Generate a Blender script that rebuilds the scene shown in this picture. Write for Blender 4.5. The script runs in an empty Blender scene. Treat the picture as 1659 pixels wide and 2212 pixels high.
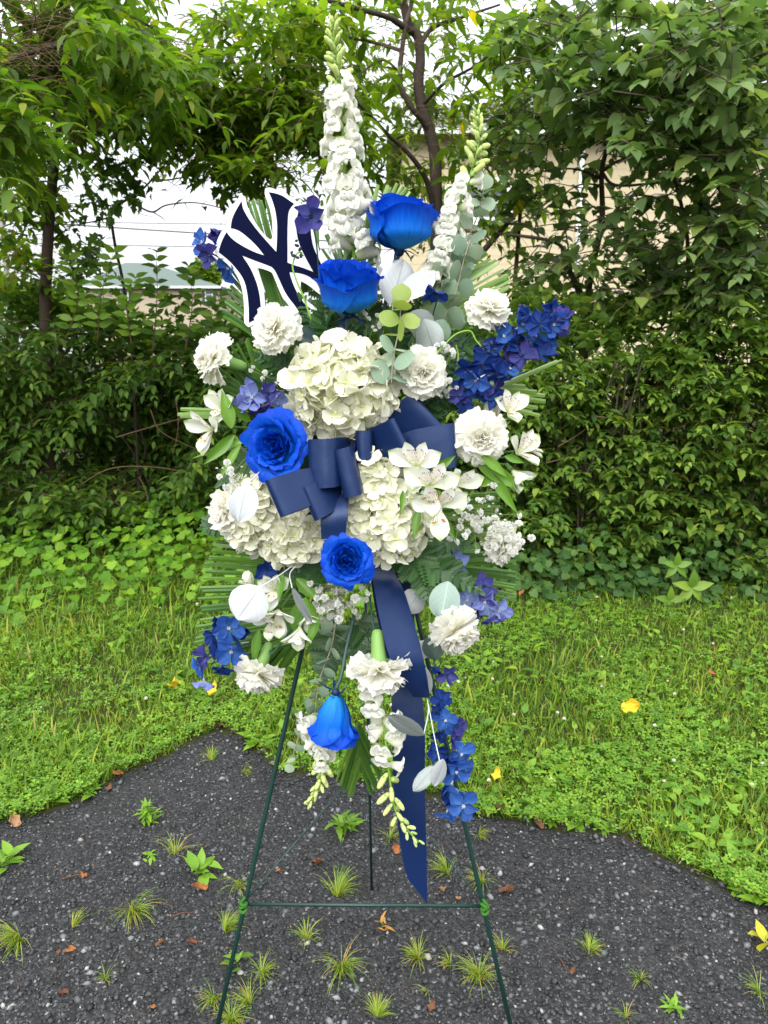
import bpy, math, random
import numpy as np
from mathutils import Vector, Matrix, Euler, Quaternion, geometry, noise
random.seed(7); np.random.seed(7)
rng = np.random.default_rng(11)
PI = math.pi
scene = bpy.context.scene
COL = scene.collection

# ------------------------------------------------------------------ camera
CAM_H, PITCH, F = 1.3, math.radians(12.5), 1566.0      # F in units of a 1659 x 2212 frame
cam = bpy.data.cameras.new('camera'); camo = bpy.data.objects.new('camera', cam); COL.objects.link(camo)
camo.location = (0, 0, CAM_H); camo.rotation_euler = (PI / 2 - PITCH, 0, 0)
cam.sensor_fit = 'VERTICAL'; cam.sensor_height = 24.0; cam.lens = 24.0 * F / 2212
cam.clip_start = 0.05; cam.clip_end = 2000
cam.dof.use_dof = True; cam.dof.focus_distance = 1.3; cam.dof.aperture_fstop = 7.0
scene.camera = camo

# ------------------------------------------------------------------ overcast sky
SUN_EL, SUN_ROT = math.radians(58), math.radians(200)
world = bpy.data.worlds.new('World'); scene.world = world; world.use_nodes = True
nt = world.node_tree; nt.nodes.clear()
N = nt.nodes.new
sky = N('ShaderNodeTexSky'); sky.sky_type = 'NISHITA'; sky.sun_disc = False
sky.sun_elevation = SUN_EL; sky.sun_rotation = SUN_ROT; sky.dust_density = 4; sky.air_density = 1.0
hsv = N('ShaderNodeHueSaturation'); hsv.inputs['Saturation'].default_value = 0.25
nt.links.new(sky.outputs[0], hsv.inputs['Color'])
tc = N('ShaderNodeTexCoord'); sep = N('ShaderNodeSeparateXYZ'); nt.links.new(tc.outputs['Generated'], sep.inputs[0])
mx = N('ShaderNodeMath'); mx.operation = 'MAXIMUM'; mx.inputs[1].default_value = 0.0; nt.links.new(sep.outputs['Z'], mx.inputs[0])
ml = N('ShaderNodeMath'); ml.operation = 'MULTIPLY_ADD'; ml.inputs[1].default_value = 11.5; ml.inputs[2].default_value = 3.7
nt.links.new(mx.outputs[0], ml.inputs[0])
cmb = N('ShaderNodeCombineXYZ')
for k, w in enumerate((0.955, 0.985, 1.03)):
    mm = N('ShaderNodeMath'); mm.operation = 'MULTIPLY'; mm.inputs[1].default_value = w
    nt.links.new(ml.outputs[0], mm.inputs[0]); nt.links.new(mm.outputs[0], cmb.inputs[k])
mixn = N('ShaderNodeMix'); mixn.data_type = 'RGBA'; mixn.inputs['Factor'].default_value = 0.85
nt.links.new(hsv.outputs[0], mixn.inputs['A']); nt.links.new(cmb.outputs[0], mixn.inputs['B'])
bg = N('ShaderNodeBackground'); bg.inputs['Strength'].default_value = 0.12
nt.links.new(mixn.outputs['Result'], bg.inputs['Color'])
wo = N('ShaderNodeOutputWorld'); nt.links.new(bg.outputs[0], wo.inputs['Surface'])

sl = bpy.data.lights.new('sun', 'SUN'); sl.energy = 1.5; sl.angle = math.radians(55); sl.color = (1.0, 0.98, 0.94)
so = bpy.data.objects.new('sun', sl); COL.objects.link(so)
sd = Vector((-0.22, -0.80, 0.78)).normalized()           # direction towards the bright part of the overcast
so.rotation_euler = sd.to_track_quat('Z', 'Y').to_euler(); so.location = (0, 0, 30)
sky.sun_elevation = math.asin(sd.z); sky.sun_rotation = math.atan2(sd.x, sd.y)
scene.view_settings.view_transform = 'Standard'; scene.view_settings.look = 'None'
scene.view_settings.exposure = 1.12; scene.view_settings.gamma = 1.0
scene.view_settings.use_curve_mapping = False
scene.render.engine = 'CYCLES'
scene.cycles.max_bounces = 8; scene.cycles.diffuse_bounces = 6; scene.cycles.glossy_bounces = 2
scene.cycles.transmission_bounces = 6; scene.cycles.transparent_max_bounces = 4
scene.cycles.use_denoising = True

# ------------------------------------------------------------------ pixel -> place
RIGHT = Vector((1, 0, 0)); UP = Vector((0, math.sin(PITCH), math.cos(PITCH))); FWD = Vector((0, math.cos(PITCH), -math.sin(PITCH)))
def ray(u, v): return RIGHT * ((u - 829.5) / F) - UP * ((v - 1106) / F) + FWD
def P(u, v, Y):
    d = ray(u, v); return Vector((0, 0, CAM_H)) + d * (Y / d.y)
def G(u, v, z=0.0):
    d = ray(u, v); return Vector((0, 0, CAM_H)) + d * ((z - CAM_H) / d.z)
def met(n, p): return n * (p - Vector((0, 0, CAM_H))).dot(FWD) / F     # frame units -> metres at p
def YB(v): return min(1.34, 1.11 + (2212 - v) / 1500 * 0.2)            # the easel's own leaning plane
def A(u, v, fwd=0.0): return P(u, v, YB(v) - fwd)
def AX(r, c, u): return Vector((r, -c, u)).normalized()               # right, toward camera, up

# ------------------------------------------------------------------ mesh helpers
def new_mesh(name, V, Fc, mat=None, attrs=None, smooth=True):
    V = np.asarray(V, dtype=np.float32).reshape(-1, 3)
    me = bpy.data.meshes.new(name)
    if isinstance(Fc, np.ndarray):
        nf, k = Fc.shape
        me.vertices.add(len(V)); me.vertices.foreach_set('co', V.ravel())
        me.loops.add(nf * k); me.loops.foreach_set('vertex_index', Fc.ravel().astype(np.int32))
        me.polygons.add(nf); me.polygons.foreach_set('loop_start', np.arange(0, nf * k, k, dtype=np.int32))
        me.update(calc_edges=True)
    else:
        me.from_pydata(V.tolist(), [], [list(map(int, f)) for f in Fc])
    if smooth:
        me.polygons.foreach_set('use_smooth', np.ones(len(me.polygons), dtype=bool))
    for an, av in (attrs or {}).items():
        a = me.attributes.new(an, 'FLOAT', 'POINT'); a.data.foreach_set('value', np.asarray(av, dtype=np.float32))
    if mat: me.materials.append(mat)
    return me
def ob(name, me, parent=None, M=None, kind=None):
    o = bpy.data.objects.new(name, me); COL.objects.link(o)
    if parent: o.parent = parent
    if M is not None: o.matrix_basis = M
    if kind: o['kind'] = kind
    return o
def tag(o, label, cat, group=None):
    o['label'] = label; o['category'] = cat
    if group: o['group'] = group
    return o
def thing(name, label, cat, loc=(0, 0, 0), group=None):
    o = bpy.data.objects.new(name, None); COL.objects.link(o); o.location = loc; o.empty_display_size = 0.02
    return tag(o, label, cat, group)
def struct(name, V, Fc, mat, smooth=False):
    return ob(name, new_mesh(name, V, Fc, mat, smooth=smooth), kind='structure')

def frame(axis, spin=0.0): return (axis.normalized().to_track_quat('Z', 'Y') @ Quaternion((0, 0, 1), spin)).to_matrix().to_4x4()
def TR(v): return Matrix.Translation(v)
def SC(s): return Matrix.Scale(s, 4)
def RX(a): return Matrix.Rotation(a, 4, 'X')
def RY(a): return Matrix.Rotation(a, 4, 'Y')
def RZ(a): return Matrix.Rotation(a, 4, 'Z')
def lean(phi, e): return RZ(phi) @ RY(-e)                              # X axis out at phi, raised by e towards Z

def spline(pts, n=6):
    pts = [Vector(p) for p in pts]
    if len(pts) < 3:
        return [pts[0].lerp(pts[1], i / n) for i in range(n + 1)]
    q = [pts[0] * 2 - pts[1]] + pts + [pts[-1] * 2 - pts[-2]]; out = []
    for i in range(1, len(q) - 2):
        a, b, c, d = q[i - 1:i + 3]
        for k in range(n):
            t = k / n
            out.append(0.5 * ((2 * b) + (c - a) * t + (2 * a - 5 * b + 4 * c - d) * t * t + (3 * b - a - 3 * c + d) * t ** 3))
    out.append(pts[-1]); return out
def tube(pts, r0, r1=None, sides=6, cap=True):
    pts = [Vector(p) for p in pts]; n = len(pts); r1 = r0 if r1 is None else r1
    V = []; Fc = []; ref = None
    for i, p in enumerate(pts):
        d = (pts[min(i + 1, n - 1)] - pts[max(i - 1, 0)])
        d = d.normalized() if d.length > 1e-9 else Vector((0, 0, 1))
        if ref is None: ref = d.orthogonal().normalized()
        ref = (ref - d * ref.dot(d)); ref = ref.normalized() if ref.length > 1e-6 else d.orthogonal().normalized()
        b = d.cross(ref); r = r0 + (r1 - r0) * i / max(1, n - 1) if not callable(r0) else r0(i / max(1, n - 1))
        for k in range(sides):
            a = 2 * PI * k / sides; V.append(p + ref * (r * math.cos(a)) + b * (r * math.sin(a)))
    for i in range(n - 1):
        for k in range(sides):
            a = i * sides + k; b2 = i * sides + (k + 1) % sides
            Fc.append((a, b2, b2 + sides, a + sides))
    if cap:
        Fc.append(tuple(range(sides - 1, -1, -1))); Fc.append(tuple((n - 1) * sides + k for k in range(sides)))
    return V, Fc
def join(*parts):
    V = []; Fc = []
    for v, f in parts:
        k = len(V); V += [tuple(x) for x in v]; Fc += [tuple(i + k for i in q) for q in f]
    return V, Fc
def local(vf, o): return [Vector(v) - o for v in vf[0]], vf[1]
def xf(vf, M): return [M @ Vector(v) for v in vf[0]], vf[1]
def lathe(prof, sides=10, axis='Z'):
    V = []; Fc = []
    for z, r in prof:
        for k in range(sides):
            a = 2 * PI * k / sides; V.append(Vector((r * math.cos(a), r * math.sin(a), z)))
    for i in range(len(prof) - 1):
        for k in range(sides):
            a = i * sides + k; b = i * sides + (k + 1) % sides; Fc.append((a, b, b + sides, a + sides))
    return V, Fc
def box(c, s):
    x, y, z = c; a, b, d = s[0] / 2, s[1] / 2, s[2] / 2
    V = [(x + i * a, y + j * b, z + k * d) for i in (-1, 1) for j in (-1, 1) for k in (-1, 1)]
    return V, [(0, 1, 3, 2), (4, 6, 7, 5), (0, 4, 5, 1), (2, 3, 7, 6), (0, 2, 6, 4), (1, 5, 7, 3)]

OUT = dict(
    ovate=((0, .1, .3, .55, .8, 1), (.05, .5, .95, .85, .42, .0)),
    round=((0, .08, .25, .5, .75, .92, 1), (.1, .45, .82, 1, .86, .5, .08)),
    lance=((0, .15, .4, .7, 1), (.15, .7, 1, .6, .0)),
    petal=((0, .2, .5, .75, .92, 1), (.14, .45, .88, 1, .72, .2)),
    fan=((0, .3, .6, .85, 1), (.08, .25, .6, 1, .98)),
    heart=((0, .03, .12, .28, .48, .68, .85, 1), (.12, .62, .93, 1, .86, .58, .26, .0)),
    tepal=((0, .25, .55, .8, .95, 1), (.22, .42, .9, .98, .5, .1)))
def lobe(L, W, prof='petal', cup=0.0, bend=0.0, ruf=0.0, rn=2.5, ph=0.0, nu=7, nn=8, zig=0.0, fold=0.0, notch=0.0):
    t = np.linspace(0, 1, nn); s = np.linspace(-1, 1, nu)
    w = np.interp(t, *OUT[prof]) * W
    T, S = np.meshgrid(t, s, indexing='ij'); Wd = w[:, None]
    X = L * T * (1 + zig * (T > .9) * (np.arange(nu) % 2 - .5)[None, :]) - notch * L * (T ** 4) * np.exp(-(S / .3) ** 2)
    Yc = Wd * S
    Z = cup * W * S ** 2 * np.minimum(1, Wd / W + .2) + bend * L * T ** 2 + ruf * T ** 1.5 * np.sin(rn * PI * S + ph + 2 * T) + fold * np.abs(Yc)
    V = np.stack([X, Yc, Z], -1).reshape(-1, 3)
    idx = np.arange(nn * nu).reshape(nn, nu)
    Q = np.stack([idx[:-1, :-1], idx[1:, :-1], idx[1:, 1:], idx[:-1, 1:]], -1).reshape(-1, 4)
    return V, Q, {'t': T.ravel(), 's': S.ravel()}
_lib = {}
def lobe_mesh(key, mat, **k):
    kk = (key, mat.name)
    if kk not in _lib:
        V, Q, at = lobe(**k); _lib[kk] = new_mesh(key, V, Q, mat, at)
    return _lib[kk]
def tri(Q): return np.concatenate([Q[:, [0, 1, 2]], Q[:, [0, 2, 3]]])
def merged(name, tmpl, Ms, mat, parent=None, kind=None, smooth=False, rnd=None):
    """one mesh holding a template (V, tris) at every 4x4 in Ms"""
    V, T = tmpl; V = np.asarray(V, dtype=np.float32); T = np.asarray(T); Ms = np.asarray(Ms, dtype=np.float32)
    n = len(Ms); nv = len(V)
    W = np.einsum('nij,vj->nvi', Ms[:, :3, :3], V) + Ms[:, None, :3, 3]
    Fc = (T[None] + (np.arange(n) * nv)[:, None, None]).reshape(-1, T.shape[1])
    r = rng.random(n) if rnd is None else rnd
    me = new_mesh(name, W.reshape(-1, 3), Fc, mat, {'rnd': np.repeat(r, nv)}, smooth)
    return ob(name, me, parent, None, kind)
def npm(loc, xdir, zdir, s):
    """vectorised frames: X along xdir, Z near zdir"""
    loc = np.asarray(loc, float); x = np.asarray(xdir, float); z = np.asarray(zdir, float); s = np.asarray(s, float)
    x = x / np.maximum(np.linalg.norm(x, axis=1, keepdims=True), 1e-9)
    y = np.cross(z, x); y /= np.maximum(np.linalg.norm(y, axis=1, keepdims=True), 1e-9)
    z = np.cross(x, y)
    M = np.zeros((len(loc), 4, 4)); M[:, :3, 0] = x * s[:, None]; M[:, :3, 1] = y * s[:, None]; M[:, :3, 2] = z * s[:, None]
    M[:, :3, 3] = loc; M[:, 3, 3] = 1
    return M

# ------------------------------------------------------------------ materials
def mat_base(name):
    m = bpy.data.materials.new(name); m.use_nodes = True; t = m.node_tree; t.nodes.clear()
    out = t.nodes.new('ShaderNodeOutputMaterial'); pb = t.nodes.new('ShaderNodeBsdfPrincipled')
    t.links.new(pb.outputs[0], out.inputs['Surface']); return m, t, pb, out
def rnd_value(t):
    at = t.nodes.new('ShaderNodeAttribute'); at.attribute_name = 'rnd'
    oi = t.nodes.new('ShaderNodeObjectInfo')
    ad = t.nodes.new('ShaderNodeMath'); ad.operation = 'ADD'; t.links.new(at.outputs['Fac'], ad.inputs[0]); t.links.new(oi.outputs['Random'], ad.inputs[1])
    fr = t.nodes.new('ShaderNodeMath'); fr.operation = 'FRACT'; t.links.new(ad.outputs[0], fr.inputs[0])
    return fr.outputs[0]
def ramp(t, fac, stops):
    r = t.nodes.new('ShaderNodeValToRGB'); e = r.color_ramp.elements
    e[0].position, e[0].color = stops[0][0], (*stops[0][1], 1); e[1].position, e[1].color = stops[-1][0], (*stops[-1][1], 1)
    for p, c in stops[1:-1]:
        n = e.new(p); n.color = (*c, 1)
    t.links.new(fac, r.inputs['Fac']); return r.outputs['Color']
def noise_node(t, scale, detail=3, rough=.55, coord='Object'):
    c = t.nodes.new('ShaderNodeTexCoord'); n = t.nodes.new('ShaderNodeTexNoise'); n.inputs['Scale'].default_value = scale
    n.inputs['Detail'].default_value = detail; n.inputs['Roughness'].default_value = rough
    t.links.new(c.outputs[coord], n.inputs['Vector']); return n.outputs['Fac']
def mixc(t, fac, a, b, mode='MIX'):
    m = t.nodes.new('ShaderNodeMix'); m.data_type = 'RGBA'; m.blend_type = mode
    if isinstance(fac, (int, float)): m.inputs['Factor'].default_value = fac
    else: t.links.new(fac, m.inputs['Factor'])
    for k, v in (('A', a), ('B', b)):
        if isinstance(v, tuple): m.inputs[k].default_value = (*v, 1)
        else: t.links.new(v, m.inputs[k])
    return m.outputs['Result']
def bump(t, pb, h, strength, dist=.01):
    b = t.nodes.new('ShaderNodeBump'); b.inputs['Strength'].default_value = strength; b.inputs['Distance'].default_value = dist
    t.links.new(h, b.inputs['Height']); t.links.new(b.outputs[0], pb.inputs['Normal'])
def see(t, out, pb, col, tr, tint=(1, 1, 1)):
    """let light through a thin leaf or petal"""
    tl = t.nodes.new('ShaderNodeBsdfTranslucent')
    if isinstance(col, tuple): tl.inputs['Color'].default_value = (*[a * b for a, b in zip(col, tint)], 1)
    else: t.links.new(mixc(t, 1.0, col, tint, 'MULTIPLY'), tl.inputs['Color'])
    mx = t.nodes.new('ShaderNodeMixShader'); mx.inputs[0].default_value = tr
    t.links.new(pb.outputs[0], mx.inputs[1]); t.links.new(tl.outputs[0], mx.inputs[2]); t.links.new(mx.outputs[0], out.inputs['Surface'])
def plain(name, c, rough=.5, spec=.4, metal=0.0, nz=None, bm=None, tr=0.0):
    m, t, pb, out = mat_base(name); pb.inputs['Roughness'].default_value = rough
    pb.inputs['Specular IOR Level'].default_value = spec; pb.inputs['Metallic'].default_value = metal
    col = c
    if nz:
        col = mixc(t, noise_node(t, nz[0], 4), c, nz[1]); t.links.new(col, pb.inputs['Base Color'])
    else: pb.inputs['Base Color'].default_value = (*c, 1)
    if bm: bump(t, pb, noise_node(t, bm[0], 3), bm[1], bm[2] if len(bm) > 2 else .002)
    if tr: see(t, out, pb, col, tr)
    return m
def leafmat(name, stops, rough=.45, tr=.35, spec=.4, tint=(1.25, 1.25, .6)):
    m, t, pb, out = mat_base(name)
    col = ramp(t, rnd_value(t), stops)
    col = mixc(t, noise_node(t, 9.0, 2), col, mixc(t, 1.0, col, (1.25, 1.2, .9), 'MULTIPLY'))
    t.links.new(col, pb.inputs['Base Color']); pb.inputs['Roughness'].default_value = rough; pb.inputs['Specular IOR Level'].default_value = spec
    see(t, out, pb, col, tr, tint); return m
def petalmat(name, stops, rough=.6, tr=.3, nz=(60, .12), spec=.25, tint=(1, 1, 1), bm=None):
    """colour along the petal (attribute t: 0 base, 1 rim)"""
    m, t, pb, out = mat_base(name)
    at = t.nodes.new('ShaderNodeAttribute'); at.attribute_name = 't'
    col = ramp(t, at.outputs['Fac'], stops)
    oi = t.nodes.new('ShaderNodeObjectInfo')
    col = mixc(t, noise_node(t, nz[0], 3), col, mixc(t, 1.0, col, (1 - nz[1],) * 3, 'MULTIPLY'))
    md = t.nodes.new('ShaderNodeMath'); md.operation = 'MULTIPLY'; md.inputs[1].default_value = .8; t.links.new(oi.outputs['Random'], md.inputs[0])
    col = mixc(t, md.outputs[0], col, mixc(t, 1.0, col, (1 - nz[1], 1 - nz[1], 1 - nz[1] * 1.2), 'MULTIPLY'))
    t.links.new(col, pb.inputs['Base Color']); pb.inputs['Roughness'].default_value = rough; pb.inputs['Specular IOR Level'].default_value = spec
    if bm: bump(t, pb, noise_node(t, bm[0], 3), bm[1], .001)
    see(t, out, pb, col, tr, tint); return m
# ================================================================== SETTING
M_soil = plain('lawn_soil', (.03, .024, .012), .95, .1, nz=(14, (.04, .05, .015)))
gx = np.concatenate([[-400, -100, -30, -12], np.linspace(-6, 6, 49), [12, 30, 100, 400]])
gy = np.concatenate([[-60, -20, -6, -2], np.linspace(0, 8, 33), [12, 20, 40, 90, 400]])
XX, YY = np.meshgrid(gx, gy, indexing='ij')
ZZ = np.zeros_like(XX)
ii = np.arange(XX.size).reshape(XX.shape)
GQ = np.stack([ii[:-1, :-1], ii[1:, :-1], ii[1:, 1:], ii[:-1, 1:]], -1).reshape(-1, 4)
struct('lawn', np.stack([XX, YY, ZZ], -1), GQ, M_soil)

# asphalt: worn patch with a ragged edge, 8 mm above the soil
EDGE = [(-260, 1830), (-60, 1790), (0, 1768), (50, 1752), (100, 1742), (150, 1728), (205, 1700), (250, 1672), (300, 1648), (370, 1622), (430, 1590), (475, 1568), (520, 1580),
        (560, 1622), (610, 1650), (660, 1668), (720, 1664), (790, 1672), (860, 1690), (930, 1712), (985, 1726), (1040, 1745), (1100, 1758), (1160, 1768), (1230, 1782), (1300, 1795),
        (1370, 1815), (1420, 1840), (1470, 1868), (1520, 1895), (1580, 1918), (1640, 1940), (1700, 1975), (1900, 2060)]
edge = [G(u, v) for u, v in EDGE]
fine = []
for a, b in zip(edge, edge[1:]):
    for k in range(5):
        p = a.lerp(b, k / 5); w = noise.noise(p * 14) * .03 + noise.noise(p * 45) * .008
        fine.append(Vector((p.x + w * .5, p.y + w, 0)))
fine.append(edge[-1])
EX = np.array([p.x for p in fine]); EY = np.array([p.y for p in fine])
def edge_y(x): return np.interp(x, EX, EY)
def asphalt_h(x, y):
    return .008 + .004 * np.sin(x * 5 + y * 3) * np.cos(y * 4 - x * 2)
V = []; Fc = []
ts = np.array([0, .015, .05] + list(np.linspace(.1, 1, 26)))
for p in fine:
    for j, t in enumerate(ts):
        y = p.y + (-1.2 - p.y) * t
        V.append((p.x, y, -.01 if j == 0 else float(asphalt_h(p.x, y)) - (.004 if j == 1 else 0)))
nt_ = len(ts)
for i in range(len(fine) - 1):
    for j in range(nt_ - 1):
        a = i * nt_ + j; Fc.append((a, a + 1, a + nt_ + 1, a + nt_))
m, t, pb, out = mat_base('worn_asphalt')
n1 = noise_node(t, 9, 5, .6); n2 = noise_node(t, 260, 2, .5)
vo = t.nodes.new('ShaderNodeTexVoronoi'); vo.inputs['Scale'].default_value = 170
tcn = t.nodes.new('ShaderNodeTexCoord'); t.links.new(tcn.outputs['Object'], vo.inputs['Vector'])
colr = t.nodes.new('ShaderNodeSeparateColor'); t.links.new(vo.outputs['Color'], colr.inputs[0])
c = ramp(t, colr.outputs[0], ((0, (.014, .0142, .0148)), (.55, (.030, .0305, .0315)), (.85, (.052, .053, .055)), (.97, (.07, .07, .075)), (1, (.2, .19, .18))))
c = mixc(t, n1, mixc(t, 1.0, c, (.65, .62, .6), 'MULTIPLY'), c)
dirt = ramp(t, noise_node(t, 3.1, 6, .7), ((0, (0, 0, 0)), (.54, (0, 0, 0)), (.7, (.4,) * 3), (1, (.55,) * 3))); c = mixc(t, dirt, c, (.062, .058, .053))
t.links.new(c, pb.inputs['Base Color']); pb.inputs['Roughness'].default_value = .8; pb.inputs['Specular IOR Level'].default_value = .3
ds = t.nodes.new('ShaderNodeMath'); ds.operation = 'MULTIPLY_ADD'; ds.inputs[1].default_value = -1.0; t.links.new(vo.outputs['Distance'], ds.inputs[0]); t.links.new(n2, ds.inputs[2])
bump(t, pb, ds.outputs[0], .9, .006)
struct('asphalt', V, Fc, m, True)

# loose and embedded stones of the asphalt
def rock(seed):
    r = np.random.default_rng(seed)
    V = np.array([(0, 0, 1), (1, 0, .1), (.35, .95, 0), (-.8, .6, .1), (-.8, -.6, 0), (.3, -.95, .1), (0, 0, -1)], float)
    V = V * r.uniform(.72, 1.15, (7, 1)) * np.array([1, .75, .62]) + r.normal(0, .06, (7, 3))
    T = [(0, 1, 2), (0, 2, 3), (0, 3, 4), (0, 4, 5), (0, 5, 1), (6, 2, 1), (6, 3, 2), (6, 4, 3), (6, 5, 4), (6, 1, 5)]
    return V, np.array(T)
def rand_rot(n, tilt=1.0):
    a = rng.uniform(0, 2 * PI, n); x = np.stack([np.cos(a), np.sin(a), rng.normal(0, .25 * tilt, n)], 1)
    z = np.stack([rng.normal(0, .3 * tilt, n), rng.normal(0, .3 * tilt, n), np.ones(n)], 1); return x, z
m, t, pb, out = mat_base('gravel_stone')
c = ramp(t, rnd_value(t), ((0, (.012, .0122, .0128)), (.4, (.030, .0305, .032)), (.7, (.062, .063, .067)), (.88, (.10, .103, .11)), (.97, (.19, .20, .21)), (1, (.42, .40, .37))))
c = mixc(t, noise_node(t, 300, 3), c, mixc(t, 1.0, c, (.6, .6, .6), 'MULTIPLY'))
t.links.new(c, pb.inputs['Base Color']); pb.inputs['Roughness'].default_value = .55; pb.inputs['Specular IOR Level'].default_value = .45
N_ST = 45000
y = 1.0 + 1.55 * rng.random(N_ST) ** 1.25; x = (rng.random(N_ST) * 2 - 1) * (.6 * y + .3)
ok = y < edge_y(x) - .01 + rng.normal(0, .012, N_ST); x, y = x[ok], y[ok]
sz = np.clip(rng.lognormal(math.log(.0038), .52, len(x)), .0014, .0125)
dens = np.array([noise.noise(Vector((a * 3, b * 3, 0))) for a, b in zip(x, y)])
ok = rng.random(len(x)) < .62 + dens * .5; x, y, sz = x[ok], y[ok], sz[ok]
x_, z_ = rand_rot(len(x)); loc = np.stack([x, y, asphalt_h(x, y) + sz * .12], 1)
Ms = npm(loc, x_, z_, sz); rv = np.clip(rng.random(len(x)) * .9 + (sz > .006) * rng.uniform(-.05, .28, len(x)) + .16 * np.array([noise.noise(Vector((a * 5, b * 5, 8))) for a, b in zip(x, y)]), 0, .999)
k = len(x) // 3
gv = [merged('gravel', rock(j), Ms[j * k:(j + 1) * k], m, None, 'stuff', False, rv[j * k:(j + 1) * k]) for j in range(3)]
# the three rock shapes are one bed of gravel
def fuse(objs, name=None):
    Vs = []; Fs = []; R = []; off = 0
    for o in objs:
        me = o.data; n = len(me.vertices); v = np.empty(n * 3, np.float32); me.vertices.foreach_get('co', v); Vs.append(v.reshape(-1, 3))
        f = np.empty(len(me.loops), np.int32); me.loops.foreach_get('vertex_index', f); Fs.append(f.reshape(-1, 3) + off)
        r = np.empty(n, np.float32); me.attributes['rnd'].data.foreach_get('value', r); R.append(r); off += n
    me = new_mesh(name or objs[0].name, np.concatenate(Vs), np.concatenate(Fs), objs[0].data.materials[0], {'rnd': np.concatenate(R)}, False)
    old = objs[0].data; objs[0].data = me; bpy.data.meshes.remove(old)
    for o in objs[1:]:
        d = o.data; bpy.data.objects.remove(o); bpy.data.meshes.remove(d)
    return objs[0]
fuse(gv)

# ------------------------------------------------------------------ leaf templates
def leaf_t(prof, W, fold=.25, bend=-.25, nn=6, cup=0.0):
    t = np.linspace(0, 1, nn); w = np.interp(t, *OUT[prof]) * W
    V = []; T = []
    for i in range(nn):
        z = bend * t[i] ** 2; V += [(t[i], -w[i], z + fold * w[i] - cup * w[i] ** 2), (t[i], 0, z), (t[i], w[i], z + fold * w[i] - cup * w[i] ** 2)]
    for i in range(nn - 1):
        a = i * 3
        T += [(a, a + 3, a + 4), (a, a + 4, a + 1), (a + 1, a + 4, a + 5), (a + 1, a + 5, a + 2)]
    return np.array(V, float), np.array(T)
def lobed_t(pts, fold=.2, bend=-.2):
    """leaf outline given as (x, y) from base to tip on one side, fanned to the midrib"""
    n = len(pts); V = []; T = []
    for x, yy in pts:
        z = bend * x * x; V += [(x, -yy, z + fold * yy), (x * .92, 0, z), (x, yy, z + fold * yy)]
    for i in range(n - 1):
        a = i * 3; T += [(a, a + 3, a + 4), (a, a + 4, a + 1), (a + 1, a + 4, a + 5), (a + 1, a + 5, a + 2)]
    return np.array(V, float), np.array(T)
L_OV = leaf_t('ovate', .24, .3, -.22, 5); L_OV2 = leaf_t('ovate', .30, .2, -.4, 4)
L_LAN = leaf_t('lance', .20, .25, -.38, 5); L_HEART = leaf_t('heart', .40, .25, -.32, 9, .35)
L_MAPLE = lobed_t([(0, .03), (.02, .30), (.22, .26), (.34, .52), (.48, .27), (.68, .24), (.8, .12), (1.0, .0)], .22, -.25)
L_VINE = lobed_t([(0, .04), (-.08, .35), (.22, .42), (.36, .62), (.52, .38), (.66, .45), (.82, .22), (1.0, .0)], .12, -.2)
L_ALTH = lobed_t([(0, .02), (.2, .30), (.42, .26), (.54, .28), (.72, .15), (1.0, .0)], .25, -.3)
def normd(a): return a / np.maximum(np.linalg.norm(a, axis=-1, keepdims=True), 1e-9)
def sprays(base, dirs, length, n_pairs, leaf, up=(0, 0, 1), tip=True, droop=.35, spread=.9, flat=.25):
    """leafy shoots: opposite leaf pairs along each shoot. returns leaf frames"""
    base = np.asarray(base); n = len(base); d = normd(np.asarray(dirs)); Z = np.tile(np.asarray(up, float), (n, 1))
    side = normd(np.cross(d, Z + rng.normal(0, .05, (n, 3)))); upv = normd(np.cross(side, d))
    P_ = []; X_ = []; Z_ = []; S_ = []
    for k in range(n_pairs):
        f = (k + .6) / n_pairs
        pos = base + d * (length * f)[:, None] - Z * (droop * length * f * f)[:, None]
        turn = PI / 2 * (k % 2) * .45
        for sgn in (-1, 1):
            sd = side * math.cos(turn) + upv * math.sin(turn) * sgn
            x = normd(sd * sgn * spread + d * (.35 + .5 * f) - Z * (.25 + rng.random((n, 1)) * .5) + rng.normal(0, .22, (n, 3)))
            z = normd(upv + Z * .5 + rng.normal(0, flat, (n, 3)))
            P_.append(pos); X_.append(x); Z_.append(z); S_.append(leaf * (.6 + .5 * math.sin(PI * min(1, f * .9 + .1))) * rng.uniform(.5, 1.3, n))
    if tip:
        pos = base + d * length[:, None] - Z * (droop * length)[:, None]
        P_.append(pos); X_.append(normd(d - Z * .5 + rng.normal(0, .2, (n, 3)))); Z_.append(normd(upv + Z * .3)); S_.append(leaf * rng.uniform(.55, .8, n))
    return npm(np.concatenate(P_), np.concatenate(X_), np.concatenate(Z_), np.concatenate(S_))
def plant_leaves(root, Ms, tmpl, mat, n_single=300, name='leaf', front=None, stuff='foliage'):
    """the leaves that show largest as parts of their own, the rest as one part"""
    Ms = np.asarray(Ms); c = Ms[:, :3, 3]
    rel = c - np.array([0, 0, CAM_H]); dep = rel @ np.array(FWD)
    u = 829.5 + F * rel[:, 0] / dep; v = 1106 - F * (rel @ np.array(UP)) / dep
    vis = (u > 15) & (u < 1645) & (v > 15) & (v < 2200) & ~((u > 470) & (u < 1120) & (v > 520))
    s = np.linalg.norm(Ms[:, :3, 0], axis=1) / dep * np.where(vis, 1, .01)
    if front is not None: s = s * front(c)
    o = np.argsort(-s); one, rest = o[:n_single], o[n_single:]
    V, T = tmpl; me = new_mesh(name, V, T, mat, None, False); L = root.location
    for i in one:
        M = Matrix(Ms[i].tolist()); M.translation -= L; ob(name, me, root, M)
    if len(rest):
        R = Ms[rest].copy(); R[:, :3, 3] -= np.array(L)[None]
        merged(stuff, tmpl, R, mat, root, 'stuff')
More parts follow.
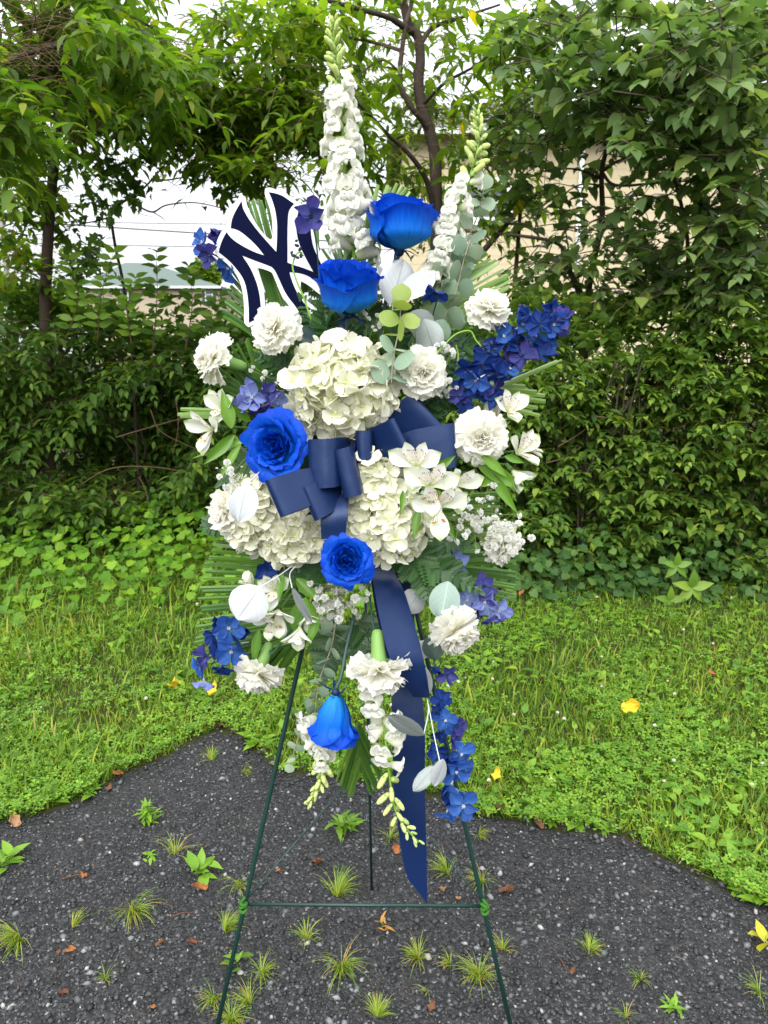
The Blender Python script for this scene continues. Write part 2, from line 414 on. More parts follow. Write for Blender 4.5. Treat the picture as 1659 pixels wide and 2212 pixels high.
def twigs(root, segs, mat, name='twig', r=.003):
    V, Fc = [], []
    for pts, r0, r1 in segs:
        a, b = tube(pts, r0, r1, 5, False); k = len(V); V += [x - root.location for x in a]; Fc += [tuple(i + k for i in q) for q in b]
    return ob(name, new_mesh(name, V, Fc, mat), root, None, 'stuff')

M_bark = plain('bark', (.075, .055, .042), .9, .2, nz=(22, (.035, .027, .022)), bm=(60, .6, .01))
M_bark2 = plain('bark_grey', (.11, .085, .06), .9, .2, nz=(22, (.05, .04, .03)), bm=(60, .6, .01))
M_twig = plain('twig', (.12, .075, .042), .8, .2)

# ------------------------------------------------------------------ far houses, poles, wires
M_beige = plain('beige_stucco', (.44, .365, .275), .85, .2, nz=(3, (.40, .335, .25)))
M_cream = plain('cream_siding', (.53, .45, .30), .75, .2, nz=(2, (.49, .415, .275)))
M_green_roof = plain('green_shingle', (.095, .128, .112), .85, .2, nz=(2.5, (.12, .155, .137)), bm=(8, .4, .03))
M_white = plain('white_trim', (.78, .78, .76), .5, .4)
M_shutter = plain('green_shutter', (.03, .07, .07), .5, .4)
M_glass = plain('window_glass', (.06, .075, .085), .08, .8)
M_pole = plain('weathered_pole', (.30, .27, .24), .9, .2, nz=(5, (.22, .2, .18)))
M_wire = plain('dark_wire', (.05, .05, .055), .5, .3)
YH = 58.0
e0 = P(169, 618, YH); e1 = P(477, 618, YH); zt = P(300, 567, YH + 5).z; xr0 = P(268, 570, YH + 5).x; xr1 = P(322, 566, YH + 5).x
wx0, wx1 = P(186, 650, YH).x, P(472, 650, YH + .4).x; ze = e0.z
hs = thing('house', 'beige house with green hipped roof far off beyond the left shrubs', 'house', ((wx0 + wx1) / 2, YH + 5, 0))
O = hs.location
ob('wall', new_mesh('wall', *local(box(((wx0 + wx1) / 2, YH + 5.2, ze / 2), (wx1 - wx0, 9.6, ze)), O), M_beige, smooth=False), hs)
rv_ = [Vector(p) for p in ((e0.x, YH, ze), (e1.x, YH, ze), (e1.x, YH + 10.4, ze), (e0.x, YH + 10.4, ze), (xr0, YH + 5.2, zt), (xr1, YH + 5.2, zt))]
rv_ += [p - Vector((0, 0, .22)) for p in rv_[:4]]
rf = ob('roof', new_mesh('roof', *local((rv_, [(0, 1, 5, 4), (1, 2, 5), (2, 3, 4, 5), (3, 0, 4), (6, 7, 1, 0), (7, 8, 2, 1), (8, 9, 3, 2), (9, 6, 0, 3), (9, 8, 7, 6)]), O), M_green_roof, smooth=False), hs)
ob('gutter', new_mesh('gutter', *local(box(((e0.x + e1.x) / 2, YH - .06, ze - .08), (e1.x - e0.x, .12, .16)), O), M_white, smooth=False), rf)
def window(parent, O, x0, x1, z0, z1, y, shutters=True, bars=1):
    cx, cz, w, h = (x0 + x1) / 2, (z0 + z1) / 2, x1 - x0, z1 - z0; b = w * .11
    fr = ob('window', new_mesh('window', *local(join(box((x0 + b / 2, y - .03, cz), (b, .1, h)), box((x1 - b / 2, y - .03, cz), (b, .1, h)), box((cx, y - .03, z1 - b / 2), (w - 2 * b, .1, b)),
            box((cx, y - .03, z0 + b / 2), (w - 2 * b, .1, b)), box((cx, y - .028, cz), (w - 2 * b, .08, b * .7))), O), M_white, smooth=False), parent)
    ob('pane', new_mesh('pane', *local(box((cx, y - .005, cz), (w - 2 * b, .02, h - 2 * b)), O), M_glass, smooth=False), fr)
    if shutters:
        for s in (-1, 1):
            ob('shutter', new_mesh('shutter', *local(join(box((cx + s * (w / 2 + w * .22), y - .03, cz), (w * .36, .06, h)), *[box((cx + s * (w / 2 + w * .22), y - .07, z0 + h * (k + .5) / 9), (w * .28, .02, h * .06)) for k in range(9)]), O), M_shutter, smooth=False), fr)
p0, p1 = P(444, 652, YH + .4), P(459, 621, YH + .4); window(hs, O, p0.x, p1.x, p0.z, p1.z, YH + .4)
p0, p1 = P(262, 655, YH + .4), P(277, 624, YH + .4); window(hs, O, p0.x, p1.x, p0.z, p1.z, YH + .4)
# cream lap-sided building
YB2 = 19.0
x0, x1 = P(870, 500, YB2).x, P(2350, 500, YB2).x; zt = P(1390, 292, YB2).z; xc = P(1247, 500, YB2).x
hb = thing('house', 'cream lap-sided building showing through the branches right of the arrangement', 'house', ((x0 + x1) / 2, YB2 + 4, 0)); O = hb.location
ob('wall', new_mesh('wall', *local(box(((x0 + x1) / 2, YB2 + 4, zt / 2), (x1 - x0, 8, zt)), O), M_cream, smooth=False), hb)
nb = int(zt / .2); me = None
for k in range(nb):                                   # lap siding, each board tilted out at its lower edge
    z = .02 + k * .2
    V, Fc = [(-1, 0, .2), (1, 0, .2), (1, -.005, 0), (-1, -.005, 0), (1, 0, 0), (-1, 0, 0)], [(0, 3, 2, 1), (3, 5, 4, 2), (0, 5, 3), (1, 2, 4)]
    if me is None: me = new_mesh('siding_board', [((x1 - x0) / 2 * a, b, c_) for a, b, c_ in V], Fc, M_cream, smooth=False)
    ob('siding_board', me, hb, TR(Vector(((x0 + x1) / 2, YB2 - .004, z)) - O))
ob('downspout', new_mesh('downspout', *local(box((xc, YB2 - .08, zt / 2), (.11, .09, zt)), O), M_white, smooth=False), hb)
rr = ob('roof', new_mesh('roof', *local((lambda a, b, y0, y1, z: ([Vector(p) for p in ((a, y0, z), (b, y0, z), (b, y1, z), (a, y1, z), (a + 3, (y0 + y1) / 2, z + 1.9), (b - 3, (y0 + y1) / 2, z + 1.9))], [(0, 1, 5, 4), (1, 2, 5), (2, 3, 4, 5), (3, 0, 4), (3, 2, 1, 0)]))(x0 - .4, x1 + .4, YB2 - .45, YB2 + 8.4, zt + .01), O), plain('grey_shingle', (.17, .165, .16), .9, .2, nz=(3, (.12, .115, .11))), smooth=False), hb)
ob('gutter', new_mesh('gutter', *local(box(((x0 + x1) / 2, YB2 - .5, zt - .05), (x1 - x0 + .8, .1, .12)), O), M_white, smooth=False), rr)
for (ua, ub, va, vb) in ((1112, 1147, 672, 620), (1500, 1540, 690, 610), (1105, 960, 470, 400)):
    p0, p1 = P(ua, va, YB2 - .03), P(ub, vb, YB2 - .03); window(hb, O, p0.x, p1.x, p0.z, p1.z, YB2 - .03, False)
# pole and its wires
YP = 30.0; pp = P(4, 490, YP)
po = thing('utility_pole', 'pale utility pole at the far left edge behind the leaves', 'pole', (pp.x, YP, 0))
ob('shaft', new_mesh('shaft', *tube([(0, 0, 0), (0, 0, 9)], .12, .09, 10), M_pole), po)
ob('cross_arm', new_mesh('cross_arm', *box((0, -.14, 8.3), (2.2, .1, .12)), M_pole, smooth=False), po)
for u0, v0, u1, v1, lab, d in ((0, 476, 800, 481, 'topmost of the three wires crossing the pale sky at left', 2.0), (0, 474, 800, 520, 'thickest wire, sloping down right across the pale sky', 1.1), (0, 523, 800, 533, 'lowest of the three wires crossing the pale sky at left', 0.0)):
    a, b = P(u0, v0, YP), P(u1, v1, YP + d); dirw = (b - a); q = []
    for k in range(13):
        f = k / 12 * 2.0 - .12; q.append(a + dirw * f - Vector((0, 0, .1 * math.sin(PI * (f + .12) / 2))))
    tag(ob('overhead_wire', new_mesh('overhead_wire', *tube(q, .016 if d != 1.1 else .026, sides=5), M_wire)), lab, 'wire', 'overhead wires')

# ------------------------------------------------------------------ leaves colours
G_canopy = leafmat('canopy_leaf', ((0, (.05, .10, .012)), (.35, (.08, .15, .018)), (.7, (.125, .205, .024)), (.93, (.19, .27, .033)), (.985, (.18, .22, .03)), (1, (.5, .38, .02))), .5, .62, .2, (1.25, 1.35, .45))
G_canopy2 = leafmat('canopy_leaf_light', ((0, (.06, .12, .018)), (.5, (.105, .185, .028)), (.9, (.155, .24, .036)), (1, (.3, .3, .03))), .5, .55, .25, (1.1, 1.3, .45))
G_heart = leafmat('heart_leaf', ((0, (.065, .125, .044)), (.5, (.12, .20, .066)), (.85, (.18, .27, .10)), (1, (.26, .34, .09))), .48, .45, .35, (1.2, 1.25, .7))
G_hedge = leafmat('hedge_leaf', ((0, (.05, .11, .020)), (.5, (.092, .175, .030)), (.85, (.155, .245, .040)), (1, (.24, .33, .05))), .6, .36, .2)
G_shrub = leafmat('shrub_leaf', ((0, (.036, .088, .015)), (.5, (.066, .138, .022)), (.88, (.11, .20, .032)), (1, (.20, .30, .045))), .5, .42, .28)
G_bright = leafmat('bright_leaf', ((0, (.09, .19, .02)), (.6, (.14, .27, .03)), (1, (.2, .32, .035))), .45, .45)
G_ivy = leafmat('ivy_leaf', ((0, (.026, .07, .016)), (.7, (.045, .105, .024)), (1, (.085, .16, .035))), .5, .25, .25)

# ------------------------------------------------------------------ trees
def limb(root, pts, r0, r1, mat, name='branch', n=6, sides=8):
    q = spline(pts, n)
    return ob(name, new_mesh(name, *local(tube(q, r0, r1, sides), root.location), mat), root)
def compound(base, dirs, length, n_pairs, leaf, droop):
    """pinnate leaves: flat rows of narrow leaflets hanging off an arching stalk"""
    return sprays(base, dirs, length, n_pairs, leaf, tip=True, droop=droop, spread=1.0, flat=.15)
def blob_points(n, blobs):
    """random points in ellipsoids given in frame units with a depth range"""
    w = np.array([b[6] for b in blobs], float); w /= w.sum(); out = []
    for b, k in zip(blobs, rng.multinomial(n, w)):
        u, v, ru, rv, ya, yb, _ = b
        for _ in range(k):
            a = rng.uniform(0, 2 * PI); r = math.sqrt(rng.random()); Y = rng.uniform(ya, yb)
            out.append(P(u + ru * r * math.cos(a), v + rv * r * math.sin(a), Y))
    return np.array([tuple(p) for p in out])
def canopy(root, n, blobs, leaf, pairs, mat, tmpl, length=.28, droop=.5, n_single=300, away=0.0, tw=M_twig, clear=None):
    pts = blob_points(n, blobs)
    a = rng.uniform(0, 2 * PI, n); d = np.stack([np.cos(a), np.sin(a) - away, rng.normal(.05, .35, n)], 1)
    Ms = compound(pts, d, rng.uniform(.7, 1.2, n) * length, pairs, leaf, droop)
    Ms = Ms[np.array([noise.noise(Vector(q) * 2.3) for q in Ms[:, :3, 3]]) < .17]
    if clear:
        c = Ms[:, :3, 3]; rel = c - np.array([0, 0, CAM_H]); dep = rel @ np.array(FWD); u = 829.5 + F * rel[:, 0] / dep; v = 1106 - F * (rel @ np.array(UP)) / dep
        cut = np.zeros(len(Ms), bool)
        for (ua, ub, va, vb, yy, keep) in clear: cut |= (u > ua) & (u < ub) & (v > va) & (v < vb) & (c[:, 1] < yy) & (rng.random(len(Ms)) > keep)
        Ms = Ms[~cut]
    plant_leaves(root, Ms, tmpl, mat, n_single, 'leaflet' if pairs > 4 else 'leaf', None, 'crown')
    segs = []
    d = normd(d)
    for p, q in list(zip(pts, d))[:1400]:
        p = Vector(p); q = Vector(q); segs.append(([p - q * .06, p + q * length * .5 - Vector((0, 0, droop * length * .25)), p + q * length * .95 - Vector((0, 0, droop * length * .85))], .0022, .001))
    twigs(root, segs, tw, 'leaf_stalks')
    return pts
Z0 = Vector((0, 0, 0))
# the central tree
YC = 5.6
base = P(945, 1000, YC); base.z = 0
tc_ = thing('tree', 'dark forked tree with feathery leaves, its trunk behind the top blue rose', 'tree', base)
tr_pts = [base, P(947, 800, YC), P(944, 600, YC), P(942, 430, YC), P(940, 339, YC), P(927, 281, YC), P(911, 229, YC), P(904, 182, YC), P(908, 130, YC), P(904, 86, YC), P(893, 66, YC), P(877, 34, YC), P(868, -60, YC), P(880, -240, YC + .2)]
limb(tc_, tr_pts, .05, .025, M_bark, 'trunk')
for pts, r0, r1 in (([P(932, 290, YC), P(915, 262, YC - .05), P(890, 234, YC - .1), P(867, 190, YC - .1), P(864, 156, YC - .1), P(869, 104, YC - .1), P(877, 52, YC - .1), P(890, 0, YC), P(900, -90, YC)], .022, .014),
                    ([P(940, 470, YC), P(925, 400, YC - .1), P(903, 357, YC - .2), P(869, 318, YC - .3), P(841, 294, YC - .4), P(800, 250, YC - .6), P(740, 190, YC - .8)], .022, .008),
                    ([P(893, 70, YC), P(872, 58, YC - .1), P(843, 39, YC - .2), P(789, 23, YC - .4), P(700, 0, YC - .7)], .026, .012),
                    ([P(905, 100, YC), P(935, 60, YC + .2), P(990, 40, YC + .3), P(1080, 10, YC + .4)], .02, .008),
                    ([P(866, 160, YC - .1), P(830, 130, YC - .2), P(790, 150, YC - .3), P(760, 190, YC - .4)], .01, .004),
                    ([P(910, 230, YC), P(960, 180, YC - .2), P(1030, 140, YC - .5), P(1100, 80, YC - .8)], .014, .005),
                    ([P(868, 110, YC), P(820, 95, YC + .2), P(745, 80, YC + .3), P(660, 60, YC + .3)], .014, .005)):
    limb(tc_, pts, r0, r1, M_bark)
canopy(tc_, 1040, [(560, 130, 250, 150, 4.6, 6.2, 3.0), (560, 310, 150, 110, 4.8, 5.6, 1.3), (760, 120, 220, 170, 5.7, 7.2, 1.6), (1020, 130, 190, 170, 4.8, 7.0, 2.3), (700, -110, 600, 110, 4.6, 8, .8),
                   (1030, 330, 130, 120, 4.9, 6.2, .9), (640, 250, 110, 140, 4.6, 5.4, .9), (840, 300, 140, 140, 5.9, 7.5, 1.3), (500, 380, 110, 50, 5.0, 5.6, .3), (1010, 470, 110, 90, 6.0, 7.5, .8)], .125, 6, G_canopy, L_LAN, .34, .55, clear=[(845, 965, 20, 460, 5.75, .06), (790, 1010, 20, 330, 9, .5), (130, 330, 290, 640, 9, .06), (330, 490, 375, 640, 9, .08), (560, 760, 20, 260, 9, .8)])
# near overhanging boughs, upper left
base = P(-190, 1500, 4.0); base.z = 0
tl = thing('tree', 'bright leafy tree whose boughs hang in from the upper left corner', 'tree', base)
limb(tl, [base, P(-190, 900, 4.0), P(-160, 300, 4.0), P(-120, 0, 4.0), P(-60, -300, 4.1)], .06, .03, M_bark, 'trunk')
limb(tl, [P(-160, 300, 4.0), P(-60, 180, 3.8), P(80, 110, 3.6), P(200, 90, 3.6)], .02, .006, M_bark)
limb(tl, [P(-120, 0, 4.0), P(60, -20, 3.9), P(220, 10, 3.9), P(330, 60, 4.0)], .02, .006, M_bark)
canopy(tl, 400, [(60, 40, 130, 90, 3.2, 4.2, 1.2), (200, 60, 150, 90, 3.6, 4.6, 1.2), (20, 190, 100, 90, 3.2, 4.2, .8), (270, 170, 130, 90, 4.0, 5.0, 1.1), (0, 290, 50, 60, 3.2, 3.8, .25), (120, 230, 110, 70, 4.2, 5.0, .7), (100, -110, 300, 90, 3.4, 4.6, .4)], .115, 6, G_canopy2, L_LAN, .3, .5)
# slim dark trunk at left
YL = 5.0; base = P(97, 1000, YL); base.z = 0
t2 = thing('tree', 'slim dark straight trunk rising through leaves left of the dead branch', 'tree', base)
limb(t2, [base, P(99, 700, YL), P(100, 592, YL), P(106, 487, YL), P(116, 360, YL), P(127, 254, YL), P(135, 182, YL), P(142, 60, YL), P(150, -160, YL)], .044, .02, M_bark, 'trunk')
for pts in ([P(128, 240, YL), P(170, 180, YL - .2), P(250, 130, YL - .3), P(340, 110, YL - .3)], [P(122, 300, YL), P(160, 265, YL), P(200, 275, YL), P(230, 300, YL)], [P(132, 200, YL), P(80, 150, YL), P(20, 130, YL + .1)], [P(112, 420, YL), P(70, 380, YL + .1), P(30, 340, YL + .1), P(-10, 310, YL)]):
    limb(t2, pts, .011, .003, M_bark)
canopy(t2, 560, [(330, 190, 190, 110, 4.6, 5.8, 2.2), (180, 150, 160, 110, 4.8, 5.8, 1.6), (420, 270, 110, 70, 4.8, 5.6, .7), (30, 420, 60, 130, 4.6, 5.4, .55), (60, 560, 80, 80, 4.6, 5.3, .55), (120, 470, 60, 110, 4.9, 5.3, .12), (200, -100, 300, 90, 4.6, 6, .3)], .105, 4, G_canopy, L_OV, .26, .45, clear=[(140, 330, 300, 640, 9, .12), (330, 490, 380, 640, 9, .1), (95, 145, 230, 600, 5.05, .3)])
# bare grey branch against the sky
YD = 5.2; base = P(285, 900, YD); base.z = 0
td = thing('tree', 'bare forked dead branch standing against the pale sky at left', 'tree', base)
limb(td, [base, P(285, 760, YD), P(267, 618, YD), P(250, 537, YD), P(239, 468, YD)], .012, .010, M_bark, 'trunk')
for pts, r0, r1 in (([P(239, 466, YD), P(252, 447, YD), P(271, 433, YD), P(305, 411, YD), P(330, 386, YD), P(360, 351, YD), P(395, 310, YD)], .011, .004),
                    ([P(332, 386, YD), P(360, 389, YD - .05), P(423, 379, YD - .1), P(457, 383, YD - .1)], .007, .0025), ([P(276, 433, YD), P(300, 446, YD - .05), P(330, 458, YD - .1), P(360, 443, YD - .1), P(423, 438, YD - .15), P(490, 452, YD - .2)], .0075, .003),
                    ([P(239, 468, YD), P(215, 476, YD), P(190, 481, YD + .05), P(140, 491, YD + .1)], .006, .003), ([P(271, 433, YD), P(265, 400, YD), P(258, 350, YD), P(230, 300, YD)], .003, .0015), ([P(330, 458, YD - .1), P(350, 470, YD - .1), P(357, 478, YD - .1)], .004, .002),
                    ([P(275, 440, YD), P(305, 462, YD), P(328, 468, YD)], .003, .0015), ([P(305, 411, YD), P(285, 380, YD), P(265, 362, YD)], .003, .001), ([P(393, 384, YD - .1), P(370, 405, YD), P(345, 430, YD)], .0025, .001), ([P(400, 440, YD - .1), P(408, 455, YD), P(407, 472, YD)], .0025, .001),
                    ([P(360, 389, YD), P(385, 405, YD), P(400, 430, YD)], .0022, .001), ([P(210, 478, YD), P(205, 440, YD), P(170, 380, YD)], .0025, .001), ([P(330, 386, YD), P(350, 380, YD), P(368, 366, YD)], .0025, .001)):
    limb(td, pts, r0, r1, M_bark, 'branch', 5, 6)
# hanging thin vines between the trunk and the branch
vt = thing('vine', 'thin bare vine stems hanging beside the slim left trunk', 'vine', P(150, 330, YL + .2))
for k in range(16):
    u0 = 130 + rng.uniform(0, 140); v0 = 265 + rng.uniform(-20, 50); du = rng.uniform(-70, 70)
    limb(vt, [P(u0, v0, YL + .2), P(u0 + du * .3, v0 + 70, YL + .15), P(u0 + du, v0 + rng.uniform(110, 220), YL + .2)], .0016, .001, M_bark, 'stem', 4, 4)
Ms = sprays(blob_points(150, [(215, 400, 60, 60, 4.9, 5.3, 1), (285, 350, 60, 50, 4.9, 5.3, .8), (60, 330, 60, 60, 4.8, 5.3, 1), (440, 370, 50, 40, 5.0, 5.3, .5), (160, 520, 60, 60, 5, 5.3, .7), (205, 590, 60, 40, 4.9, 5.2, .5), (390, 650, 70, 20, 4.9, 5.2, .4)]), rng.normal(0, 1, (150, 3)), np.full(150, .12), 2, .075)
plant_leaves(vt, Ms, L_MAPLE, G_shrub, 200, 'leaf')
# the lilac at right
YR = 4.7; base = P(1505, 1000, YR); base.z = 0
lr = thing('tree', 'many-stemmed tree with grey green heart-shaped leaves at upper right', 'tree', base)
limb(lr, [base, P(1508, 800, YR), P(1510, 700, YR), P(1514, 621, YR), P(1535, 560, YR), P(1575, 470, YR), P(1600, 380, YR)], .04, .018, M_bark2, 'trunk')
for pts, r0, r1 in (([P(1500, 800, YR), P(1492, 700, YR), P(1487, 580, YR), P(1480, 480, YR - .1), P(1440, 330, YR - .1), P(1425, 300, YR - .1)], .018, .008),
                    ([P(1262, 800, YR + .4), P(1262, 671, YR + .4), P(1237, 600, YR + .3), P(1216, 567, YR + .3), P(1190, 520, YR + .3), P(960, 495, YR + .3)], .026, .008),
                    ([P(1265, 720, YR + .4), P(1275, 600, YR + .4), P(1300, 480, YR + .3), P(1300, 370, YR + .3), P(1318, 290, YR + .2), P(1310, 230, YR + .1)], .024, .011),
                    ([P(1044, 542, YR + .8), P(1090, 490, YR + .7), P(1138, 435, YR + .6), P(1200, 400, YR + .5)], .022, .009), ([P(1109, 760, YR + .8), P(1109, 662, YR + .8), P(1121, 497, YR + .8), P(1125, 420, YR + .7)], .02, .012),
                    ([P(1425, 330, YR - .1), P(1430, 260, YR - .1), P(1445, 190, YR - .1), P(1500, 130, YR - .1)], .016, .006), ([P(1425, 262, YR - .1), P(1470, 285, YR - .1), P(1490, 295, YR - .1), P(1580, 250, YR - .2)], .009, .004),
                    ([P(1300, 372, YR + .3), P(1330, 400, YR + .1), P(1420, 395, YR), P(1500, 390, YR)], .011, .005), ([P(1300, 370, YR + .3), P(1345, 345, YR), P(1430, 340, YR)], .012, .005), ([P(1310, 300, YR + .2), P(1330, 250, YR + .1), P(1370, 180, YR)], .009, .004),
                    ([P(1296, 385, YR + .3), P(1240, 365, YR + .2), P(1160, 370, YR + .1)], .009, .003), ([P(1300, 400, YR + .3), P(1250, 400, YR + .2), P(1190, 440, YR + .1)], .007, .003), ([P(1216, 567, YR + .3), P(1180, 560, YR + .3), P(1140, 570, YR + .2)], .006, .003),
                    ([P(1237, 600, YR + .3), P(1225, 520, YR + .2), P(1215, 450, YR + .2)], .006, .003), ([P(1480, 480, YR - .1), P(1420, 430, YR - .2), P(1380, 420, YR - .2)], .007, .003), ([P(1575, 470, YR), P(1610, 500, YR - .1), P(1650, 480, YR - .1)], .008, .003)):
    limb(lr, pts, r0, r1, M_bark2)
pts = blob_points(960, [(1330, 110, 250, 120, 4.0, 5.6, 2.6), (1560, 110, 150, 130, 3.6, 5.0, 2.2), (1270, 240, 120, 80, 4.2, 5.4, .9), (1480, 270, 180, 110, 3.8, 5.0, 1.7), (1600, 330, 90, 120, 3.8, 4.8, 1.0), (1400, 470, 160, 70, 4.2, 5.2, .65), (1590, 500, 80, 90, 3.9, 4.6, .8),
                         (1310, 550, 110, 80, 4.6, 5.4, .45), (1180, 600, 90, 50, 4.8, 5.6, .3), (1450, 600, 120, 70, 4.2, 5.0, .65), (1120, 300, 90, 80, 4.8, 5.8, .6), (1190, 470, 100, 80, 5, 5.8, .3), (1600, 620, 80, 60, 4.0, 4.6, .5), (1450, -90, 320, 90, 3.8, 5.4, .4), (1110, 450, 60, 60, 5, 5.8, .3), (1260, 370, 100, 60, 4.8, 5.4, .3), (1340, 400, 110, 70, 4.6, 5.4, .2)])
a = rng.uniform(0, 2 * PI, 960); d = np.stack([np.cos(a), np.sin(a) - .5, rng.normal(.0, .4, 960)], 1)
Ms = sprays(pts, d, rng.uniform(.12, .26, 960), 3, .098, droop=.3)
c = Ms[:, :3, 3]; rel = c - np.array([0, 0, CAM_H]); dep = rel @ np.array(FWD); uu = 829.5 + F * rel[:, 0] / dep; vv = 1106 - F * (rel @ np.array(UP)) / dep
Ms = Ms[~((uu > 1060) & (uu < 1430) & (vv > 330) & (vv < 680) & (rng.random(len(Ms)) > .68 + .5 * np.array([noise.noise(Vector((a / 60, b / 60, 2))) for a, b in zip(uu, vv)])))]
plant_leaves(lr, Ms, L_HEART, G_heart, 300, 'leaf', None, 'crown')
twigs(lr, [([Vector(p) - Vector(q) * .12, Vector(p) + Vector(q) * .1, Vector(p) + Vector(q) * .2 - Vector((0, 0, .05))], .004, .0015) for p, q in list(zip(pts, normd(d)))[:900]], M_bark2, 'twigs')
# distant round tree behind the house
base = P(440, 660, 85); base.z = 0
tf = thing('tree', 'round far tree peeping over the right slope of the green roof', 'tree', base)
ob('trunk', new_mesh('trunk', *tube([(0, 0, 0), (0, 0, 6)], .3, .15, 8), M_bark), tf)
c0 = P(440, 598, 85); n = 2600; q = normd(rng.normal(0, 1, (n, 3))) * (rng.random((n, 1)) ** .3); lumps = np.array([noise.noise(Vector(a) * 2.2) for a in q])
pts = np.array(c0 - base)[None] + q * np.array([2.1, 2.1, 2.0]) * (1 + .35 * lumps)[:, None]; x_, z_ = rand_rot(n, 2.0)
merged('crown', L_OV2, npm(pts, x_, z_, rng.uniform(.3, .6, n)), G_canopy, tf, 'stuff')
for (u, v, Yf, rx, rz, lab) in ((480, 672, 70, 3.5, 2.2, 'low far tree right of the beige house'), (120, 650, 66, 3, 2.0, 'low far tree left of the beige house')):
    c0 = P(u, v, Yf); tf = thing('tree', lab, 'tree', (c0.x, c0.y, 0)); n = 1500; q = normd(rng.normal(0, 1, (n, 3))) * (rng.random((n, 1)) ** .3); x_, z_ = rand_rot(n, 2.0)
    ob('trunk', new_mesh('trunk', *tube([(0, 0, 0), (0, 0, c0.z)], .3, .15, 8), M_bark), tf)
    merged('crown', L_OV2, npm(np.array([0, 0, c0.z]) + q * np.array([rx, rx, rz]), x_, z_, rng.uniform(.3, .6, n)), G_canopy2, tf, 'stuff')

# ------------------------------------------------------------------ hedges
def hedge_pts(n, x0, x1, yf, ztop, depth, hole=None, slope=.25):
    X = rng.uniform(x0, x1, n); Zf = rng.random(n) ** .9
    top = ztop(X); Z_ = Zf * top
    lump = np.array([noise.noise(Vector((a * 1.7, b * 2.6, 3.1))) for a, b in zip(X, Z_)]) * .38 + np.array([noise.noise(Vector((a * 6, b * 9, 1.7))) for a, b in zip(X, Z_)]) * .10
    dp = rng.exponential(depth, n)
    Yv = yf(X) + slope * np.maximum(0, Zf - .35) ** 1.4 * 1.6 - lump + dp
    pk = np.array([noise.noise(Vector((a * 3.1, b * 4.6, 6.3))) for a, b in zip(X, Z_)]); Yv = Yv + .42 * (pk < -.2) * rng.uniform(.5, 1.2, n) + .22 * np.maximum(0, .22 - Zf) / .22
    if hole is not None:
        h = hole(X, Z_); Yv = Yv + h
    return np.stack([X, Yv, Z_], 1)
# right hedge
base = Vector((1.6, 4.5, 0))
hr = thing('hedge', 'dense dark green hedge with pointed leaves at right, behind the lawn', 'hedge', base)
topf = lambda x: 1.2 + .26 * np.clip((x - .4) / .9, 0, 1) + .12 * np.sin(x * 3.1 + 1) + .07 * np.sin(x * 8)
yfr = lambda x: 3.98 + .1 * np.sin(x * 2.3) - .12 * np.clip(x - 1.2, 0, 2) + .55 * np.exp(-((x - .3) / .28) ** 2)
n = 2050; pts = hedge_pts(n, .38, 3.6, yfr, topf, .16)
tp = np.stack([rng.uniform(.4, 3.6, 800), rng.uniform(4.3, 5.4, 800), np.zeros(800)], 1); tp[:, 2] = topf(tp[:, 0]) + np.abs(rng.normal(.0, .12, 800))
pts = np.concatenate([pts, tp]); nn_ = len(pts)
d = np.stack([rng.normal(0, .6, nn_), -np.ones(nn_) * np.where(np.arange(nn_) < n, 1.0, .2), np.where(np.arange(nn_) < n, .25, 1.0) + rng.normal(0, .25, nn_)], 1)
Ms = sprays(pts, d, rng.uniform(.1, .2, nn_), 4, .066, droop=.3, flat=.25)
plant_leaves(hr, Ms, L_ALTH, G_hedge, 300)
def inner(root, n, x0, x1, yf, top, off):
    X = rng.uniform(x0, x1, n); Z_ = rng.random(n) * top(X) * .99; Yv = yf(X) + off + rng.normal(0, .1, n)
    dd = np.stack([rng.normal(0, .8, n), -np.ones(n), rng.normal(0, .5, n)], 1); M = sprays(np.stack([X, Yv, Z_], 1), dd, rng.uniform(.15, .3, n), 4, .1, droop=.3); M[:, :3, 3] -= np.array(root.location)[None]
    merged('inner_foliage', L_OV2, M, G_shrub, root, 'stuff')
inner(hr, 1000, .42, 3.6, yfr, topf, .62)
twigs(hr, [([Vector(p) + Vector((rng.normal(0, .05), .22, -.12)), Vector(p) + Vector((0, .08, -.03)), Vector(p) + Vector(q) * .1], .003, .0012) for p, q in list(zip(pts, normd(d)))[:1500]], M_twig, 'twigs')
segs = []
for k in range(70):
    x = rng.uniform(.45, 3.4); yv = yfr(x) + rng.uniform(.25, .8); segs.append(([Vector((x, yv, 0)), Vector((x + rng.normal(0, .08), yv - .05, .5)), Vector((x + rng.normal(0, .25), yv - rng.uniform(0, .3), 1.25))], .010, .004))
twigs(hr, segs, M_bark2, 'stems')
for k, (u, v, l) in enumerate(((1205, 965, 150), (1180, 1000, 120), (1290, 900, 90), (1400, 1180, 110), (1130, 1250, 90))):
    p = P(u, v, 4.05); limb(hr, [p, p + Vector((.12, .05, .06 - .03 * k)), p + Vector((.28, .25, .12))], .004, .002, M_twig, 'twig', 4, 5)
